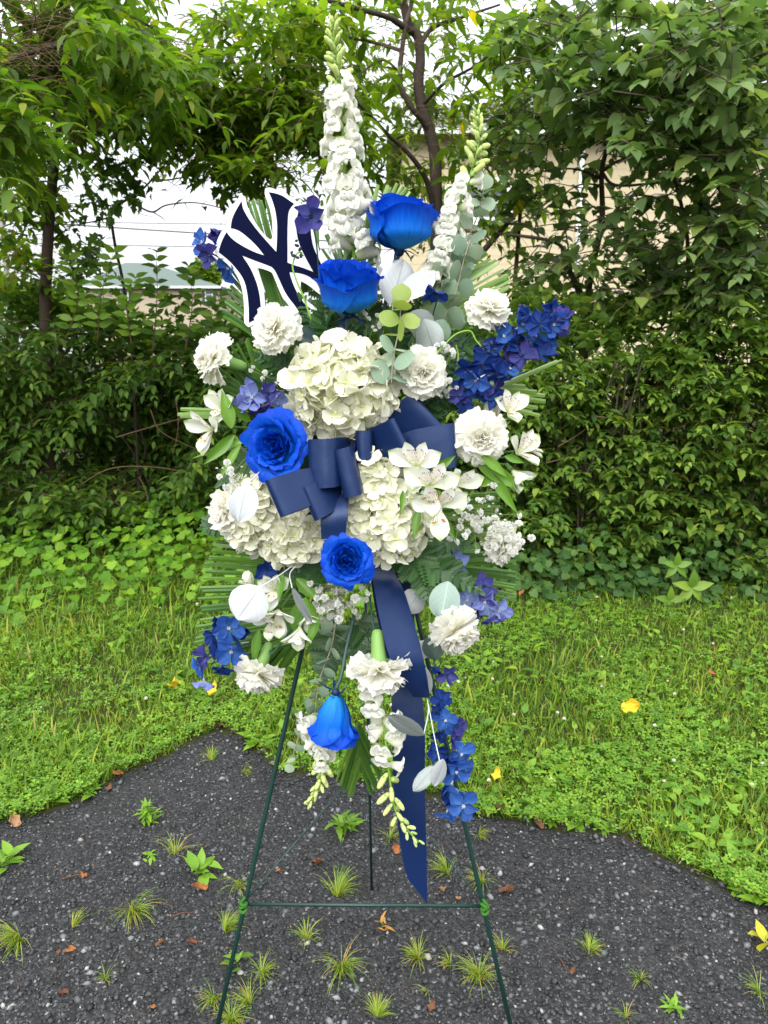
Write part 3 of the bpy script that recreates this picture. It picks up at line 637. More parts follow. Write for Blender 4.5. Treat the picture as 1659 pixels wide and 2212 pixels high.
# left shrub, with the dark hollow
base = Vector((-1.6, 5.4, 0))
hl = thing('hedge', 'tangled dark shrub with a black hollow at left, leaves in opposite pairs', 'hedge', base)
topl = lambda x: 1.33 + .34 * np.clip(-x - 1.95, 0, 1) + .05 * np.sin(x * 5)
yfl = lambda x: 4.75 - .16 * np.clip(-x - 1.3, 0, 1.4)
def hole(X, Z_):
    c = P(320, 900, 4.8); c2 = P(250, 985, 4.8); a = ((X - c.x) / .42) ** 2 + ((Z_ - c.z) / .26) ** 2; b = ((X - c2.x) / .55) ** 2 + ((Z_ - c2.z) / .13) ** 2
    return np.where((a < 1) | (b < 1), .75, 0)
n = 2250; pts = hedge_pts(n, -3.2, .9, yfl, topl, .17, hole)
tp = np.stack([rng.uniform(-3.2, .5, 700), rng.uniform(5.0, 6.3, 700), np.zeros(700)], 1); tp[:, 2] = topl(tp[:, 0]) + rng.normal(0, .08, 700)
pts = np.concatenate([pts, tp]); nn_ = len(pts)
d = np.stack([rng.normal(0, .7, nn_), -np.ones(nn_) * np.where(np.arange(nn_) < n, .9, .2), np.where(np.arange(nn_) < n, -.15, .9) + rng.normal(0, .35, nn_)], 1)
Ms = sprays(pts, d, rng.uniform(.14, .28, nn_), 4, .088, droop=.4)
plant_leaves(hl, Ms, L_OV, G_shrub, 300)
inner(hl, 900, -3.3, .9, yfl, topl, 1.0)
twigs(hl, [([Vector(p) + Vector((rng.normal(0, .05), .25, .02)), Vector(p), Vector(p) + Vector(q) * .18], .0028, .001) for p, q in list(zip(pts, normd(d)))[:1500]], M_twig, 'twigs')
segs = []
for k in range(60):
    x = rng.uniform(-3, .6); yv = 5.3 + rng.uniform(0, .7); segs.append(([Vector((x, yv, 0)), Vector((x + rng.normal(0, .15), yv - .1, .6)), Vector((x + rng.normal(0, .4), yv - rng.uniform(0, .5), 1.45))], .012, .004))
twigs(hl, segs, M_bark2, 'stems')
for q in (([(250, 945), (300, 930), (390, 905), (430, 900)], .004), ([(325, 885), (345, 930), (400, 960), (425, 970)], .003), ([(150, 1065), (230, 1015), (320, 1008), (420, 1022)], .005), ([(300, 1030), (315, 1060), (330, 1130)], .003),
          ([(380, 860), (385, 920), (375, 980)], .003), ([(0, 1050), (50, 1062), (110, 1068)], .004), ([(200, 1090), (270, 1110), (330, 1125)], .003), ([(60, 1110), (90, 1140), (140, 1200)], .003)):
    limb(hl, [P(a, b, 4.68) for a, b in q[0]], q[1], q[1] * .5, M_twig, 'twig', 5, 5)
# dark thicket behind both, closing the gap under the trees
base = Vector((.3, 6.6, 0))
hb2 = thing('thicket', 'dark thicket under the central tree behind the flowers', 'thicket', base)
n = 1650; pts = np.stack([rng.uniform(-4.2, 3.6, n), rng.uniform(5.7, 7.0, n), rng.random(n) * 1.5], 1); lo = pts[:, 0] > .35; pts[lo, 2] *= 1.1; pts[pts[:, 0] < -.9, 2] *= .84
d = np.stack([rng.normal(0, .6, n), -np.ones(n), rng.normal(.2, .4, n)], 1)
merged('foliage', L_OV2, np.array([M - np.pad(np.array(base)[:, None], ((0, 1), (3, 0))) for M in sprays(pts, d, rng.uniform(.15, .3, n), 4, .1)]), G_canopy, hb2, 'stuff')
twigs(hb2, [([Vector((x, 6.2, 0)), Vector((x + .1, 6.2, .7)), Vector((x + rng.normal(0, .2), 6.1, 1.5))], .012, .004) for x in np.linspace(-3.8, 3.2, 40)], M_bark, 'stems')
# saplings reaching above the left shrub
for k, (u, v, vt_, lab) in enumerate(((330, 700, 545, 'tall thin shoot with paired leaves in front of the green roof'), (210, 680, 545, 'leafy arching shoot with bright paired leaves left of the green roof'), (285, 690, 600, 'short bright yellow green shoot at the left end of the green roof'), (400, 700, 575, 'leafy shoot in front of the beige house wall'),
                                      (140, 680, 560, 'bright shoot beside the foot of the slim left trunk'), (465, 720, 640, 'low shoot just left of the letter sign'))):
    b0 = P(u, v + 60, 4.9); t0_ = P(u + (35 if k == 1 else 8), vt_, 4.85); s = thing('sapling', lab, 'sapling', b0, 'shoots above the left shrub')
    mid = b0.lerp(t0_, .55) + Vector((rng.normal(0, .03), 0, 0)); q = spline([b0, mid, t0_], 6)
    ob('stem', new_mesh('stem', *local(tube(q, .005, .0015, 5), s.location), M_twig), s)
    lf = []
    for i in range(2, len(q)):
        dd = (q[i] - q[i - 1]).normalized()
        for sg in (-1, 1):
            x = Vector((sg * math.cos(i * 1.2) + .1, -.5 * math.sin(i * 1.2) * sg - .3, .25)); lf.append((q[i], x, Vector((rng.normal(0, .4), -1, .45 + rng.normal(0, .3))), rng.uniform(.075, .115)))
    me = new_mesh('leaf', *L_OV, (G_bright if k in (1, 2, 4) else G_shrub), smooth=False)
    for p_, x, z, sc in lf:
        M = Matrix(npm([p_ - s.location], [x], [z], [sc])[0].tolist()); ob('leaf', me, s, M)
# ================================================================== GRASS, CLOVER, GROUND COVER
G_grass = leafmat('grass_blade', ((0, (.062, .14, .014)), (.45, (.135, .245, .020)), (.85, (.22, .33, .028)), (.975, (.29, .33, .045)), (1, (.36, .29, .10))), .5, .4, .3, (1.2, 1.2, .5))
G_clover = leafmat('clover_leaf', ((0, (.065, .17, .022)), (.5, (.125, .26, .028)), (1, (.22, .37, .036))), .5, .35, .3)
G_cover = leafmat('ground_cover_leaf', ((0, (.06, .16, .012)), (.5, (.11, .25, .016)), (1, (.19, .34, .022))), .5, .42, .3)
def blade_t():
    ts = np.array([0, .35, .7, 1]); w = np.array([.042, .038, .024, 0]); V = []; T = []
    for t, b in zip(ts, w):
        V += [(-b, .30 * t ** 2.2, t - .1 * t ** 3), (b, .30 * t ** 2.2, t - .1 * t ** 3)]
    V = V[:-1]
    T = [(0, 1, 3), (0, 3, 2), (2, 3, 5), (2, 5, 4), (4, 5, 6)]
    return np.array(V, float), np.array(T)
BLADE = blade_t()
def clover_t():
    V = []; T = []
    for k in range(3):
        a0 = k * 2 * PI / 3; n0 = len(V); out = [(0, 0, 0)]
        for r, da in ((.55, -.45), (1.03, -.36), (.95, 0), (1.03, .36), (.55, .45)):
            out.append((r * math.cos(a0 + da), r * math.sin(a0 + da), .12 * abs(da) + .1 * r))
        V += out; T += [(n0, n0 + i, n0 + i + 1) for i in range(1, 5)]
    return np.array(V, float), np.array(T)
CLOVER = clover_t()
def lawn_pts(n, y1=5.6, p=1.4, margin=.0, y0=1.45):
    y = y0 + (y1 - y0) * rng.random(n) ** p; x = (rng.random(n) * 2 - 1) * (.6 * y + .35)
    w = np.array([noise.noise(Vector((a * 9, b * 9, 0))) for a, b in zip(x, y)]) * .025 + np.array([noise.noise(Vector((a * 4.3, b * 4.3, 5))) for a, b in zip(x, y)]) * .05
    ok = y > edge_y(x) + margin + w
    return x[ok], y[ok]
def patch_noise(x, y, s, z=0): return np.array([noise.noise(Vector((a * s, b * s, z))) for a, b in zip(x, y)])
def blades(n, hmin, hmax, y1, keep=None, p=1.5, margin=0.0):
    x, y = lawn_pts(n, y1, p, margin)
    if keep is not None:
        k = rng.random(len(x)) < keep(x, y); x, y = x[k], y[k]
    m_ = len(x); a = rng.uniform(0, 2 * PI, m_); tilt = np.abs(rng.normal(.25, .35, m_))
    z = np.stack([np.cos(a) * np.sin(tilt), np.sin(a) * np.sin(tilt), np.cos(tilt)], 1)
    ph = a + rng.normal(0, .6, m_) - PI / 2
    xd = np.stack([np.cos(ph), np.sin(ph), np.zeros(m_)], 1)
    xd = normd(xd - z * (xd * z).sum(1, keepdims=True))
    h = rng.uniform(hmin, hmax, m_) * (1 + .35 * patch_noise(x, y, 2.2))
    M = npm(np.stack([x, y, np.full(m_, -.004)], 1), xd, z, h)
    wd = rng.uniform(.75, 1.5, m_) * (.045 / np.maximum(h, .02)) ** .4; M[:, :3, 0] *= wd[:, None]
    tone = np.clip(.45 + .35 * patch_noise(x, y, 1.1, 4) + rng.normal(0, .2, m_) + .12 * (y > 3.3) * (x > .2) + .28 * np.exp(-((x - .9) / .45) ** 2 - ((y - 3.35) / .3) ** 2), .0, .999)
    return M, tone
M1, t1 = blades(148000, .018, .06, 5.2, p=1.7, margin=-.02); M2, t2 = blades(26000, .06, .115, 4.6, lambda x, y: .12 + .9 * (patch_noise(x, y, 1.7, 9) > .12) * np.where(x < 0, 1, .18), 1.7)
merged('grass', BLADE, np.concatenate([M1, M2]), G_grass, None, 'stuff', False, np.concatenate([t1, t2]))
def flat_leaves(x, y, zmin, zmax, s0, s1, tilt):
    m_ = len(x); a = rng.uniform(0, 2 * PI, m_); xd = np.stack([np.cos(a), np.sin(a), rng.normal(0, tilt * .5, m_)], 1)
    z = np.stack([rng.normal(0, tilt, m_), rng.normal(-.15, tilt, m_), np.ones(m_)], 1)
    return npm(np.stack([x, y, rng.uniform(zmin, zmax, m_)], 1), xd, z, rng.uniform(s0, s1, m_))
x, y = lawn_pts(76000, 4.8, 1.7, -.045); dn = patch_noise(x, y, 2.6, 2) * .8 + patch_noise(x, y, 7, 5) * .35 + .22
near = np.exp(-(y - edge_y(x)) / .12); k = rng.random(len(x)) < np.clip(dn + .30 * near * (1 + patch_noise(x, y, 5, 7)), .04, 1); x, y = x[k], y[k]
tone = np.clip(.5 + .4 * patch_noise(x, y, 1.8, 6) + rng.normal(0, .22, len(x)), 0, .999)
merged('clover', CLOVER, flat_leaves(x, y, .018, .05, .0075, .0145, .3), G_clover, None, 'stuff', False, tone)
# broad weed leaves between the grass
x, y = lawn_pts(15000, 4.9, 1.6, -.02); k = rng.random(len(x)) < np.clip(.30 + patch_noise(x, y, 3.1, 8), 0, 1); x, y = x[k], y[k]
m_ = len(x); a = rng.uniform(0, 2 * PI, m_); el = rng.uniform(.25, 1.0, m_)
M = npm(np.stack([x, y, rng.uniform(.003, .025, m_)], 1), np.stack([np.cos(a) * np.cos(el), np.sin(a) * np.cos(el), np.sin(el)], 1), np.stack([-np.cos(a), -np.sin(a), np.ones(m_)], 1), rng.uniform(.02, .052, m_))
merged('broad_weeds', leaf_t('ovate', .33, .15, -.5, 5), M, G_clover, None, 'stuff')
# vine ground cover sweeping out of the left shrub
n = 2300; x = rng.uniform(-3.0, .35, n); y = 3.0 + 2.2 * rng.random(n) ** .8
k = rng.random(n) < np.clip((y - 3.15 - .35 * patch_noise(x, y, 1.6, 3)) * 1.5, 0, 1); x, y = x[k], y[k]
z = np.clip(.05 + .12 * np.clip(y - 3.3, 0, 1.6) + rng.normal(0, .05, len(x)), .03, .42)
m_ = len(x); a = rng.normal(-PI / 2, 1.1, m_)
M = npm(np.stack([x, y, z], 1), np.stack([np.cos(a), np.sin(a), rng.normal(-.2, .25, m_)], 1), np.stack([rng.normal(0, .3, m_), -.55 + rng.normal(0, .3, m_), np.ones(m_)], 1), rng.uniform(.028, .068, m_))
merged('ground_cover', L_VINE, M, G_cover, None, 'stuff')
n = 900; x = rng.uniform(-3, .3, n); y = rng.uniform(3.4, 4.9, n)
M5, t5 = blades(14000, .07, .15, 5.3, lambda x, y: .9 * (x < .3) * (y > 3.1), 1.0); merged('tall_grass', BLADE, M5, G_grass, None, 'stuff', False, t5 * .8)
# ivy skirt under the right hedge
n = 1700; x = rng.uniform(.35, 3.2, n); y = 3.5 + .75 * rng.random(n) ** .7 + .1 * np.sin(x * 4); z = np.clip(rng.gamma(2, .06, n) * np.clip((y - 3.35) * 2, .2, 1.3), .01, .4); a = rng.normal(-PI / 2, 1.0, n)
k = y > 3.62 + .12 * patch_noise(x, y, 4, 1); x, y, z, a = x[k], y[k], z[k], a[k]; n = len(x)
M = npm(np.stack([x, y, z], 1), np.stack([np.cos(a), np.sin(a), rng.normal(-.3, .2, n)], 1), np.stack([rng.normal(0, .3, n), -.7 + rng.normal(0, .3, n), np.ones(n)], 1), rng.uniform(.03, .06, n))
merged('ivy', L_VINE, M, G_ivy, None, 'stuff')
# soil and litter strip under the hedges
V = []; Fc = []
for i, x in enumerate(np.linspace(-4, 4, 60)):
    for j, yy in enumerate((3.75, 4.4, 6.9)):
        V.append((x, yy + (.12 * noise.noise(Vector((x * 2, 0, 0))) if j == 0 else 0) + (.9 if x < .2 and j == 0 else 0), .004))
    if i: b = (i - 1) * 3; Fc += [(b, b + 3, b + 4, b + 1), (b + 1, b + 4, b + 5, b + 2)]
struct('leaf_litter_ground', V, Fc, plain('leaf_litter', (.035, .024, .016), .95, .1, nz=(30, (.08, .05, .03)), bm=(80, .8, .02)))
# white clover heads
M_cl = plain('clover_head', (.72, .70, .58), .8, .2, tr=.2)
hv, hf = join(*[xf((lobe(.5, .12, 'lance', nu=2, nn=3)[0], lobe(.5, .12, 'lance', nu=2, nn=3)[1]), lean(k * 2.4, .1 + k * .065)) for k in range(20)])
HT = np.array([f for q in hf for f in ((q[0], q[1], q[2]), (q[0], q[2], q[3]))]); HV = np.array([tuple(v) for v in hv])
x, y = lawn_pts(90, 4.0, 1.1, .05); k = rng.random(len(x)) < np.where(x > 0, 1, .3); x, y = x[k], y[k]; x_, z_ = rand_rot(len(x))
merged('clover_flowers', (HV, HT), npm(np.stack([x, y, rng.uniform(.05, .08, len(x))], 1), x_, z_, rng.uniform(.012, .02, len(x))), M_cl, None, 'stuff')
# ================================================================== EASEL
M_wireg = plain('green_coated_wire', (.006, .032, .026), .38, .5, bm=(90, .15, .001))
HX = (A(1478, 1330, -.02)); HX.z = 1.36; HX.y = 1.325
def foot(u, v, Y): p = P(u, v, Y); return p
Lc, Rc = A(530, 1948), A(1043, 1952)
def ray_ext(a, b, z): t = (z - b.z) / (b.z - a.z); return b + (b - a) * t
ea = thing('wire_easel', 'dark green wire easel holding up the standing flower spray', 'easel', (0.0, 1.2, 0.0)); EO = ea.location
Lt, Rt = A(655, 1395), A(915, 1390)
def leg_pts(top, knee):
    d = (top - knee); up_ = knee + d * 1.25; ft = knee - d.normalized() * (knee.z / d.normalized().z); return up_, ft
for nm, tp_, kn in (('leg', Lt, Lc), ('leg', Rt, Rc)):
    up_, ft = leg_pts(tp_, kn)
    ob(nm, new_mesh(nm, *local(tube([ft, kn, tp_, up_], .0042, .0042, 8), EO), M_wireg), ea)
bf = G(803, 1924); bt = P(790, 1300, 1.36)
ob('leg', new_mesh('leg', *local(tube([bf, bt], .0032, .0032, 8), EO), M_wireg), ea)
ob('crossbar', new_mesh('crossbar', *local(tube([Lc + Vector((-.004, -.006, 0)), Rc + Vector((.004, -.006, 0))], .0032, .0032, 8), EO), M_wireg), ea)
bm_ = P(795, 1640, 1.44)
for c_ in (Lc, Rc):
    ob('brace', new_mesh('brace', *local(tube([c_ + Vector((0, .004, 0)), bm_], .0018, .0018, 6), EO), M_wireg), ea)
M_tie = plain('green_chenille', (.035, .12, .02), .95, .1, nz=(400, (.06, .19, .03)), bm=(500, 1, .002))
for c_, sgn in ((Lc, -1), (Rc, 1)):
    V, Fc = [], []
    for a0 in range(3):
        q = [c_ + Vector((.006 * math.cos(a) + sgn * .002, -.006 + .006 * math.sin(a * 1.0) - .004, .005 * math.sin(a + a0 * 2) + .004 * (a0 - 1))) for a in np.linspace(0, 2 * PI, 10)]
        V, Fc = join((V, Fc), tube(q, .0032, .0032, 6))
    V, Fc = join((V, Fc), tube([c_ + Vector((.002, -.010, 0)), c_ + Vector((.006 * sgn, -.014, .010)), c_ + Vector((-.003 * sgn, -.012, .02))], .0032, .0026, 6))
    V = [v + Vector((noise.noise(v * 900), noise.noise(v * 900 + Vector((5, 0, 0))), noise.noise(v * 900 + Vector((0, 7, 0))))) * .0012 for v in map(Vector, V)]
    ob('twist_tie', new_mesh('twist_tie', *local((V, Fc), EO), M_tie), ea)

# foam cage at the heart of the spray
M_foam = plain('wet_foam', (.012, .03, .014), .95, .1, nz=(60, (.02, .045, .02)))
fc = thing('foam_cage', 'dark wet foam block in a green cage hidden behind the ribbon bow', 'floral foam', A(745, 1060, .0)); FO = fc.location
bx = box((0, .0, 0), (.15, .05, .24)); ob('foam_block', new_mesh('foam_block', *bx, M_foam, smooth=False), fc)
V, Fc = [], []
for k in range(5): V, Fc = join((V, Fc), tube([(-.079 + .0395 * k, -.028, -.123), (-.079 + .0395 * k, -.028, .123)], .0018, sides=5))
for k in range(7): V, Fc = join((V, Fc), tube([(-.079, -.028, -.12 + .04 * k), (.079, -.028, -.12 + .04 * k)], .0018, sides=5))
ob('cage', new_mesh('cage', V, Fc, M_wireg), fc)

# ================================================================== GREENERY OF THE SPRAY
M_palm = leafmat('palm_strip', ((0, (.035, .10, .014)), (.6, (.06, .15, .02)), (1, (.10, .20, .03))), .38, .28, .5)
M_palm2 = leafmat('palm_strip_light', ((0, (.12, .22, .05)), (.6, (.17, .28, .075)), (1, (.26, .38, .15))), .38, .3, .5)
M_fern = leafmat('fern_leaf', ((0, (.018, .062, .016)), (.6, (.03, .09, .022)), (1, (.045, .12, .028))), .4, .22, .45)
M_stemg = plain('green_stem', (.07, .16, .03), .45, .4)
M_stemd = plain('dark_stem', (.02, .07, .04), .45, .4)
def strip(p0, p1, w, side, fwdv, sag, n=5):
    V = []; Fc = []; d = p1 - p0
    for i in range(n + 1):
        t = i / n; c_ = p0 + d * t - Vector((0, 0, sag * t * t)); ww = w * (.55 + .45 * math.sin(PI * min(1, t * 1.3 + .25))) * (1 if t < .95 else .8)
        V += [c_ - side * ww, c_ + fwdv * ww * .55, c_ + side * ww]
    for i in range(n):
        a = i * 3; Fc += [(a, a + 1, a + 4, a + 3), (a + 1, a + 2, a + 5, a + 4)]
    return V, Fc
def palm(label, rach, tips, n, w, f0, f1, mat=None, sag=.004):
    """trimmed palm frond: strips from the rachis (u,v) polyline to the trimmed edge (u,v) polyline"""
    mat = mat or M_palm
    ra = [A(u, v, f0) for u, v in rach]; te = [A(u, v, f1) for u, v in tips]
    def at(pl, t):
        x = t * (len(pl) - 1); i = min(int(x), len(pl) - 2); return pl[i].lerp(pl[i + 1], x - i)
    o = thing('palm_frond', label, 'palm frond', ra[0], 'trimmed palm fronds')
    ob('rachis', new_mesh('rachis', *local(tube(spline(ra, 4), .0022, .0012, 5), o.location), M_stemg), o)
    for k in range(n):
        t = (k + .5) / n; a = at(ra, t); b = at(te, t) + Vector((rng.normal(0, .003), rng.normal(0, .006), rng.normal(0, .003)))
        d = (b - a).normalized(); fw = (-FWD + Vector((0, 0, .3)) + Vector((rng.normal(0, .25), 0, rng.normal(0, .25)))).normalized(); sd_ = d.cross(fw).normalized(); fw = sd_.cross(d)
        ob('leaflet', new_mesh('leaflet', *local(strip(a, b, w * 1.55 * rng.uniform(.8, 1.15), sd_, fw, sag), o.location), mat, smooth=False), o)
palm('palm frond fanned behind the top blue rose, tips cut square', [(770, 600), (790, 540)], [(795, 410), (835, 388), (868, 396), (888, 418)], 8, .0048, .03, .0, M_palm2)
palm('pale striped palm frond spreading right below the right white snapdragon', [(890, 760), (905, 690), (925, 600)], [(1072, 650), (1098, 622), (1092, 580), (1062, 545), (1030, 530)], 17, .0045, .03, .02, M_palm2)
palm('palm frond poking out between the blue delphinium and the upper right lilies', [(960, 880), (985, 850), (1000, 830)], [(1140, 905), (1165, 890), (1185, 850), (1125, 830)], 8, .0055, .03, .02, M_palm2)
palm('single long palm strip pointing right under the large blue delphinium', [(1040, 860), (1040, 850)], [(1208, 772), (1212, 776)], 2, .0035, .02, .02, M_palm2)
palm('palm frond fanned behind the base of the tallest snapdragon', [(760, 640), (750, 600), (745, 560)], [(690, 560), (700, 500), (730, 470), (770, 460), (800, 500)], 12, .004, .0, -.02)
palm('upright palm frond standing behind the letter sign', [(600, 690), (640, 640), (690, 620)], [(508, 430), (560, 428), (600, 420), (640, 430), (690, 470)], 20, .0042, .0, -.01)
palm('palm frond fanned out left below the letter sign', [(600, 760), (570, 700), (560, 640)], [(480, 690), (492, 640), (500, 590), (520, 545)], 10, .0042, .0, -.01)
palm('palm frond slanting up left between two white carnations', [(590, 830), (560, 850), (530, 860)], [(590, 725), (545, 728), (500, 735), (470, 780), (440, 830)], 15, .0036, .02, .04)
palm('few pale palm strips pointing left behind the left lilies', [(510, 890), (510, 905)], [(388, 872), (384, 890), (396, 905)], 4, .0045, .03, .03, M_palm2)
palm('large lower left palm frond sweeping out over the lawn', [(660, 1190), (655, 1290), (640, 1390)], [(470, 1158), (440, 1215), (430, 1300), (425, 1380), (418, 1440)], 22, .0046, .03, .02)
palm('dark palm frond hanging straight down behind the lower left carnation', [(560, 1360), (620, 1370), (660, 1380)], [(480, 1470), (520, 1480), (560, 1460), (620, 1440)], 15, .0042, .03, .01)
palm('palm frond hanging below the upside down blue rose', [(775, 1560), (775, 1600), (778, 1660)], [(733, 1680), (745, 1700), (760, 1720)], 12, .0030, .02, .01)
palm('right half of the frond hanging behind the hanging snapdragon', [(775, 1560), (775, 1600), (778, 1660)], [(825, 1660), (820, 1690), (800, 1715)], 11, .0030, .02, .01)
palm('palm frond sticking out right behind the lower right white carnation', [(910, 1190), (930, 1240), (940, 1290)], [(1120, 1185), (1118, 1235), (1112, 1285), (1050, 1330)], 15, .0046, .02, .01)
palm('palm frond behind the middle right baby breath', [(900, 1080), (920, 1110)], [(1090, 1050), (1060, 1130)], 7, .004, .0, .0)

def pinna_mesh():
    key = 'pinna'
    if key not in _lib:
        V = []; Fc = []; n = 7
        for k in range(n):
            f = (k + .5) / n; L = .34 * (1 - .75 * f) + .05
            for s in (-1, 1):
                b = len(V); x = f
                L *= 1.15; V += [(x - .07, 0, 0), (x + .01, s * L * .55, .02), (x + .1, s * L, -.02), (x + .16, s * L * .6, .03), (x + .11, 0, .0)]
                Fc += [(b, b + 1, b + 3, b + 4) if s < 0 else (b, b + 4, b + 3, b + 1), (b + 1, b + 2, b + 3)]
        b = len(V); V += [(.9, -.05, 0), (1.08, 0, -.03), (.9, .05, 0)]; Fc += [(b, b + 1, b + 2)]
        _lib[key] = new_mesh('pinna', V, Fc, M_fern, smooth=False)
    return _lib[key]
def fern(label, pts, fw, width, npairs=11):
    q = spline([A(u, v, fw + .012 * i) for i, (u, v) in enumerate(pts)], 6)
    o = thing('fern_frond', label, 'fern', q[0], 'leatherleaf ferns in the spray')
    ob('rachis', new_mesh('rachis', *local(tube(q, .0014, .0006, 5), o.location), M_stemd), o)
    me = pinna_mesh(); tot = met(width, q[0])
    for k in range(npairs):
        f = .16 + .82 * k / (npairs - 1); x = f * (len(q) - 1); i = min(int(x), len(q) - 2); p = q[i].lerp(q[i + 1], x - i); d = (q[i + 1] - q[i]).normalized()
        fwv = (-FWD + Vector((0, 0, .5)) + Vector((rng.normal(0, .2), 0, rng.normal(0, .2)))).normalized(); sd_ = d.cross(fwv).normalized(); L = tot * .5 * (1 - .8 * f ** 1.5) * rng.uniform(.85, 1.1)
        for s in (-1, 1):
            xd = (sd_ * s + d * .55 + Vector((rng.normal(0, .1), rng.normal(0, .15), rng.normal(0, .1)))).normalized()
            ob('pinna', me, o, Matrix(npm([p - o.location], [xd], [fwv], [L])[0].tolist()))
    ob('pinna', me, o, Matrix(npm([q[-1] - o.location], [(q[-1] - q[-2])], [-FWD], [tot * .16])[0].tolist()))
fern('fern frond hanging below the lower right hydrangea', [(880, 1180), (900, 1220), (925, 1290)], .07, 130)
fern('fern frond reaching right over the silver disc leaf', [(900, 1200), (950, 1225), (1030, 1275)], .075, 120)
fern('fern frond pointing left under the lower left hydrangea', [(720, 1225), (670, 1235), (590, 1245)], .06, 110)
fern('fern frond beside the right hand baby breath', [(900, 1150), (950, 1165), (1010, 1180)], .05, 90)
fern('fern frond right of the upper right carnation', [(930, 880), (965, 840), (990, 760)], .04, 130)
fern('fern frond above the large blue delphinium', [(900, 800), (960, 760), (1060, 735)], .03, 130)
fern('fern frond between bow and right carnation', [(890, 900), (930, 870), (985, 850)], .04, 110)
fern('fern frond left of the left blue rose, beside tiny white flowers', [(580, 1000), (530, 1000), (480, 1040)], .05, 120)
fern('fern frond left of the tall hydrangea', [(650, 830), (610, 800), (560, 770)], .04, 120)
fern('dark fern frond behind the letter sign and the second blue rose', [(780, 780), (730, 680), (680, 590)], -.03, 150)
fern('fern frond filling the gap left of the second blue rose', [(740, 740), (690, 700), (655, 650)], .0, 120)
fern('fern frond behind the second blue rose', [(780, 740), (790, 660), (800, 570)], .0, 120)
fern('fern frond between the rose stem and the pale palm', [(860, 780), (900, 700), (945, 620)], .0, 130)
fern('fern frond under the letter sign', [(720, 720), (700, 690), (700, 620)], .03, 90)
fern('dark fern frond hanging between the easel legs', [(770, 1320), (790, 1390), (790, 1470)], .03, 120)
fern('dark fern frond hanging left of the long ribbon', [(740, 1330), (710, 1400), (700, 1470)], .02, 110)
fern('fern frond behind the left lower carnation', [(520, 1100), (470, 1130), (440, 1140)], .02, 90)
fern('fern frond hidden between hydrangea and blue rose', [(700, 1180), (690, 1230), (660, 1290)], .04, 110)

# silver painted leaves and eucalyptus
def veined(name, c0, c1, vein, rough=.4):
    m, t, pb, out = mat_base(name)
    at = t.nodes.new('ShaderNodeAttribute'); at.attribute_name = 't'; as_ = t.nodes.new('ShaderNodeAttribute'); as_.attribute_name = 's'
    ab = t.nodes.new('ShaderNodeMath'); ab.operation = 'ABSOLUTE'; t.links.new(as_.outputs['Fac'], ab.inputs[0])
    mid = ramp(t, ab.outputs[0], ((0, (1, 1, 1)), (.02, (1, 1, 1)), (.05, (0, 0, 0)), (1, (0, 0, 0))))
    sv_ = t.nodes.new('ShaderNodeMath'); sv_.operation = 'MULTIPLY_ADD'; sv_.inputs[1].default_value = -.42; t.links.new(ab.outputs[0], sv_.inputs[0]); t.links.new(at.outputs['Fac'], sv_.inputs[2])
    m5 = t.nodes.new('ShaderNodeMath'); m5.operation = 'MULTIPLY'; m5.inputs[1].default_value = 6.0; t.links.new(sv_.outputs[0], m5.inputs[0])
    fr = t.nodes.new('ShaderNodeMath'); fr.operation = 'FRACT'; t.links.new(m5.outputs[0], fr.inputs[0])
    side = ramp(t, fr.outputs[0], ((0, (.6,) * 3), (.04, (.6,) * 3), (.1, (0, 0, 0)), (1, (0, 0, 0))))
    v = mixc(t, 1.0, mid, side, 'ADD'); col = mixc(t, noise_node(t, 90, 4, .65), c0, c1)
    t.links.new(mixc(t, v, col, vein), pb.inputs['Base Color']); pb.inputs['Roughness'].default_value = rough; pb.inputs['Metallic'].default_value = .25
    bump(t, pb, noise_node(t, 350, 3), .25, .0008); return m
M_silver = veined('silver_painted_leaf', (.26, .285, .30), (.42, .44, .45), (.2, .22, .235)); M_silverw = veined('white_painted_leaf', (.36, .38, .39), (.52, .54, .55), (.29, .31, .33), .55)
M_silverd = veined('grey_painted_leaf', (.15, .18, .17), (.24, .27, .26), (.11, .13, .13)); M_silverg = veined('silver_green_leaf', (.16, .23, .19), (.25, .33, .28), (.3, .38, .34))
M_silstem = plain('silver_stem', (.55, .57, .58), .4, .5)
def silver(label, leaves, stem=None, mat=None):
    """leaves: (u_base, v_base, u_tip, v_tip, half width, fwd, turn, mat)"""
    b0 = A(leaves[0][0], leaves[0][1], leaves[0][5]); o = thing('silver_leaf_sprig', label, 'painted leaf', b0, 'painted eucalyptus leaves')
    for (ub, vb, ut, vt2, hw, fw, turn, *mm) in leaves:
        a = A(ub, vb, fw); b = A(ut, vt2, fw + .012); L = (b - a).length; W = met(hw, a) / L
        zz = (-FWD).copy(); zz.rotate(Quaternion((b - a).normalized(), turn))
        V, Q, at = lobe(1, W, 'round', cup=-.25 * W, bend=-.1, ruf=.018, rn=1.5, ph=ub, nu=11, nn=12)
        ob('leaf', new_mesh('leaf', V, Q, (mm[0] if mm else mat or M_silver), at), o, Matrix(npm([a - o.location], [b - a], [zz], [L])[0].tolist()))
    if stem:
        for st in stem:
            ob('stem', new_mesh('stem', *local(tube(spline([A(*s) for s in st], 5), .0009, .0009, 5), o.location), M_silstem), o)
silver('pair of broad white painted leaves behind the stem of the top blue rose', [(845, 660, 875, 560, 42, .05, .3, M_silverw), (862, 640, 935, 585, 34, .07, -.5, M_silverw), (850, 650, 824, 570, 22, .04, .9, M_silverw)], [[(850, 655, .05), (842, 700, .04)]])
silver('silver oval leaf lying on the left carnation', [(535, 1045, 512, 1126, 36, .2, .25)], [[(535, 1045, .2), (560, 1020, .16)]])
silver('silver leaf seen edge on beside the left ribbon loop', [(575, 1050, 604, 1112, 10, .19, 1.0)])
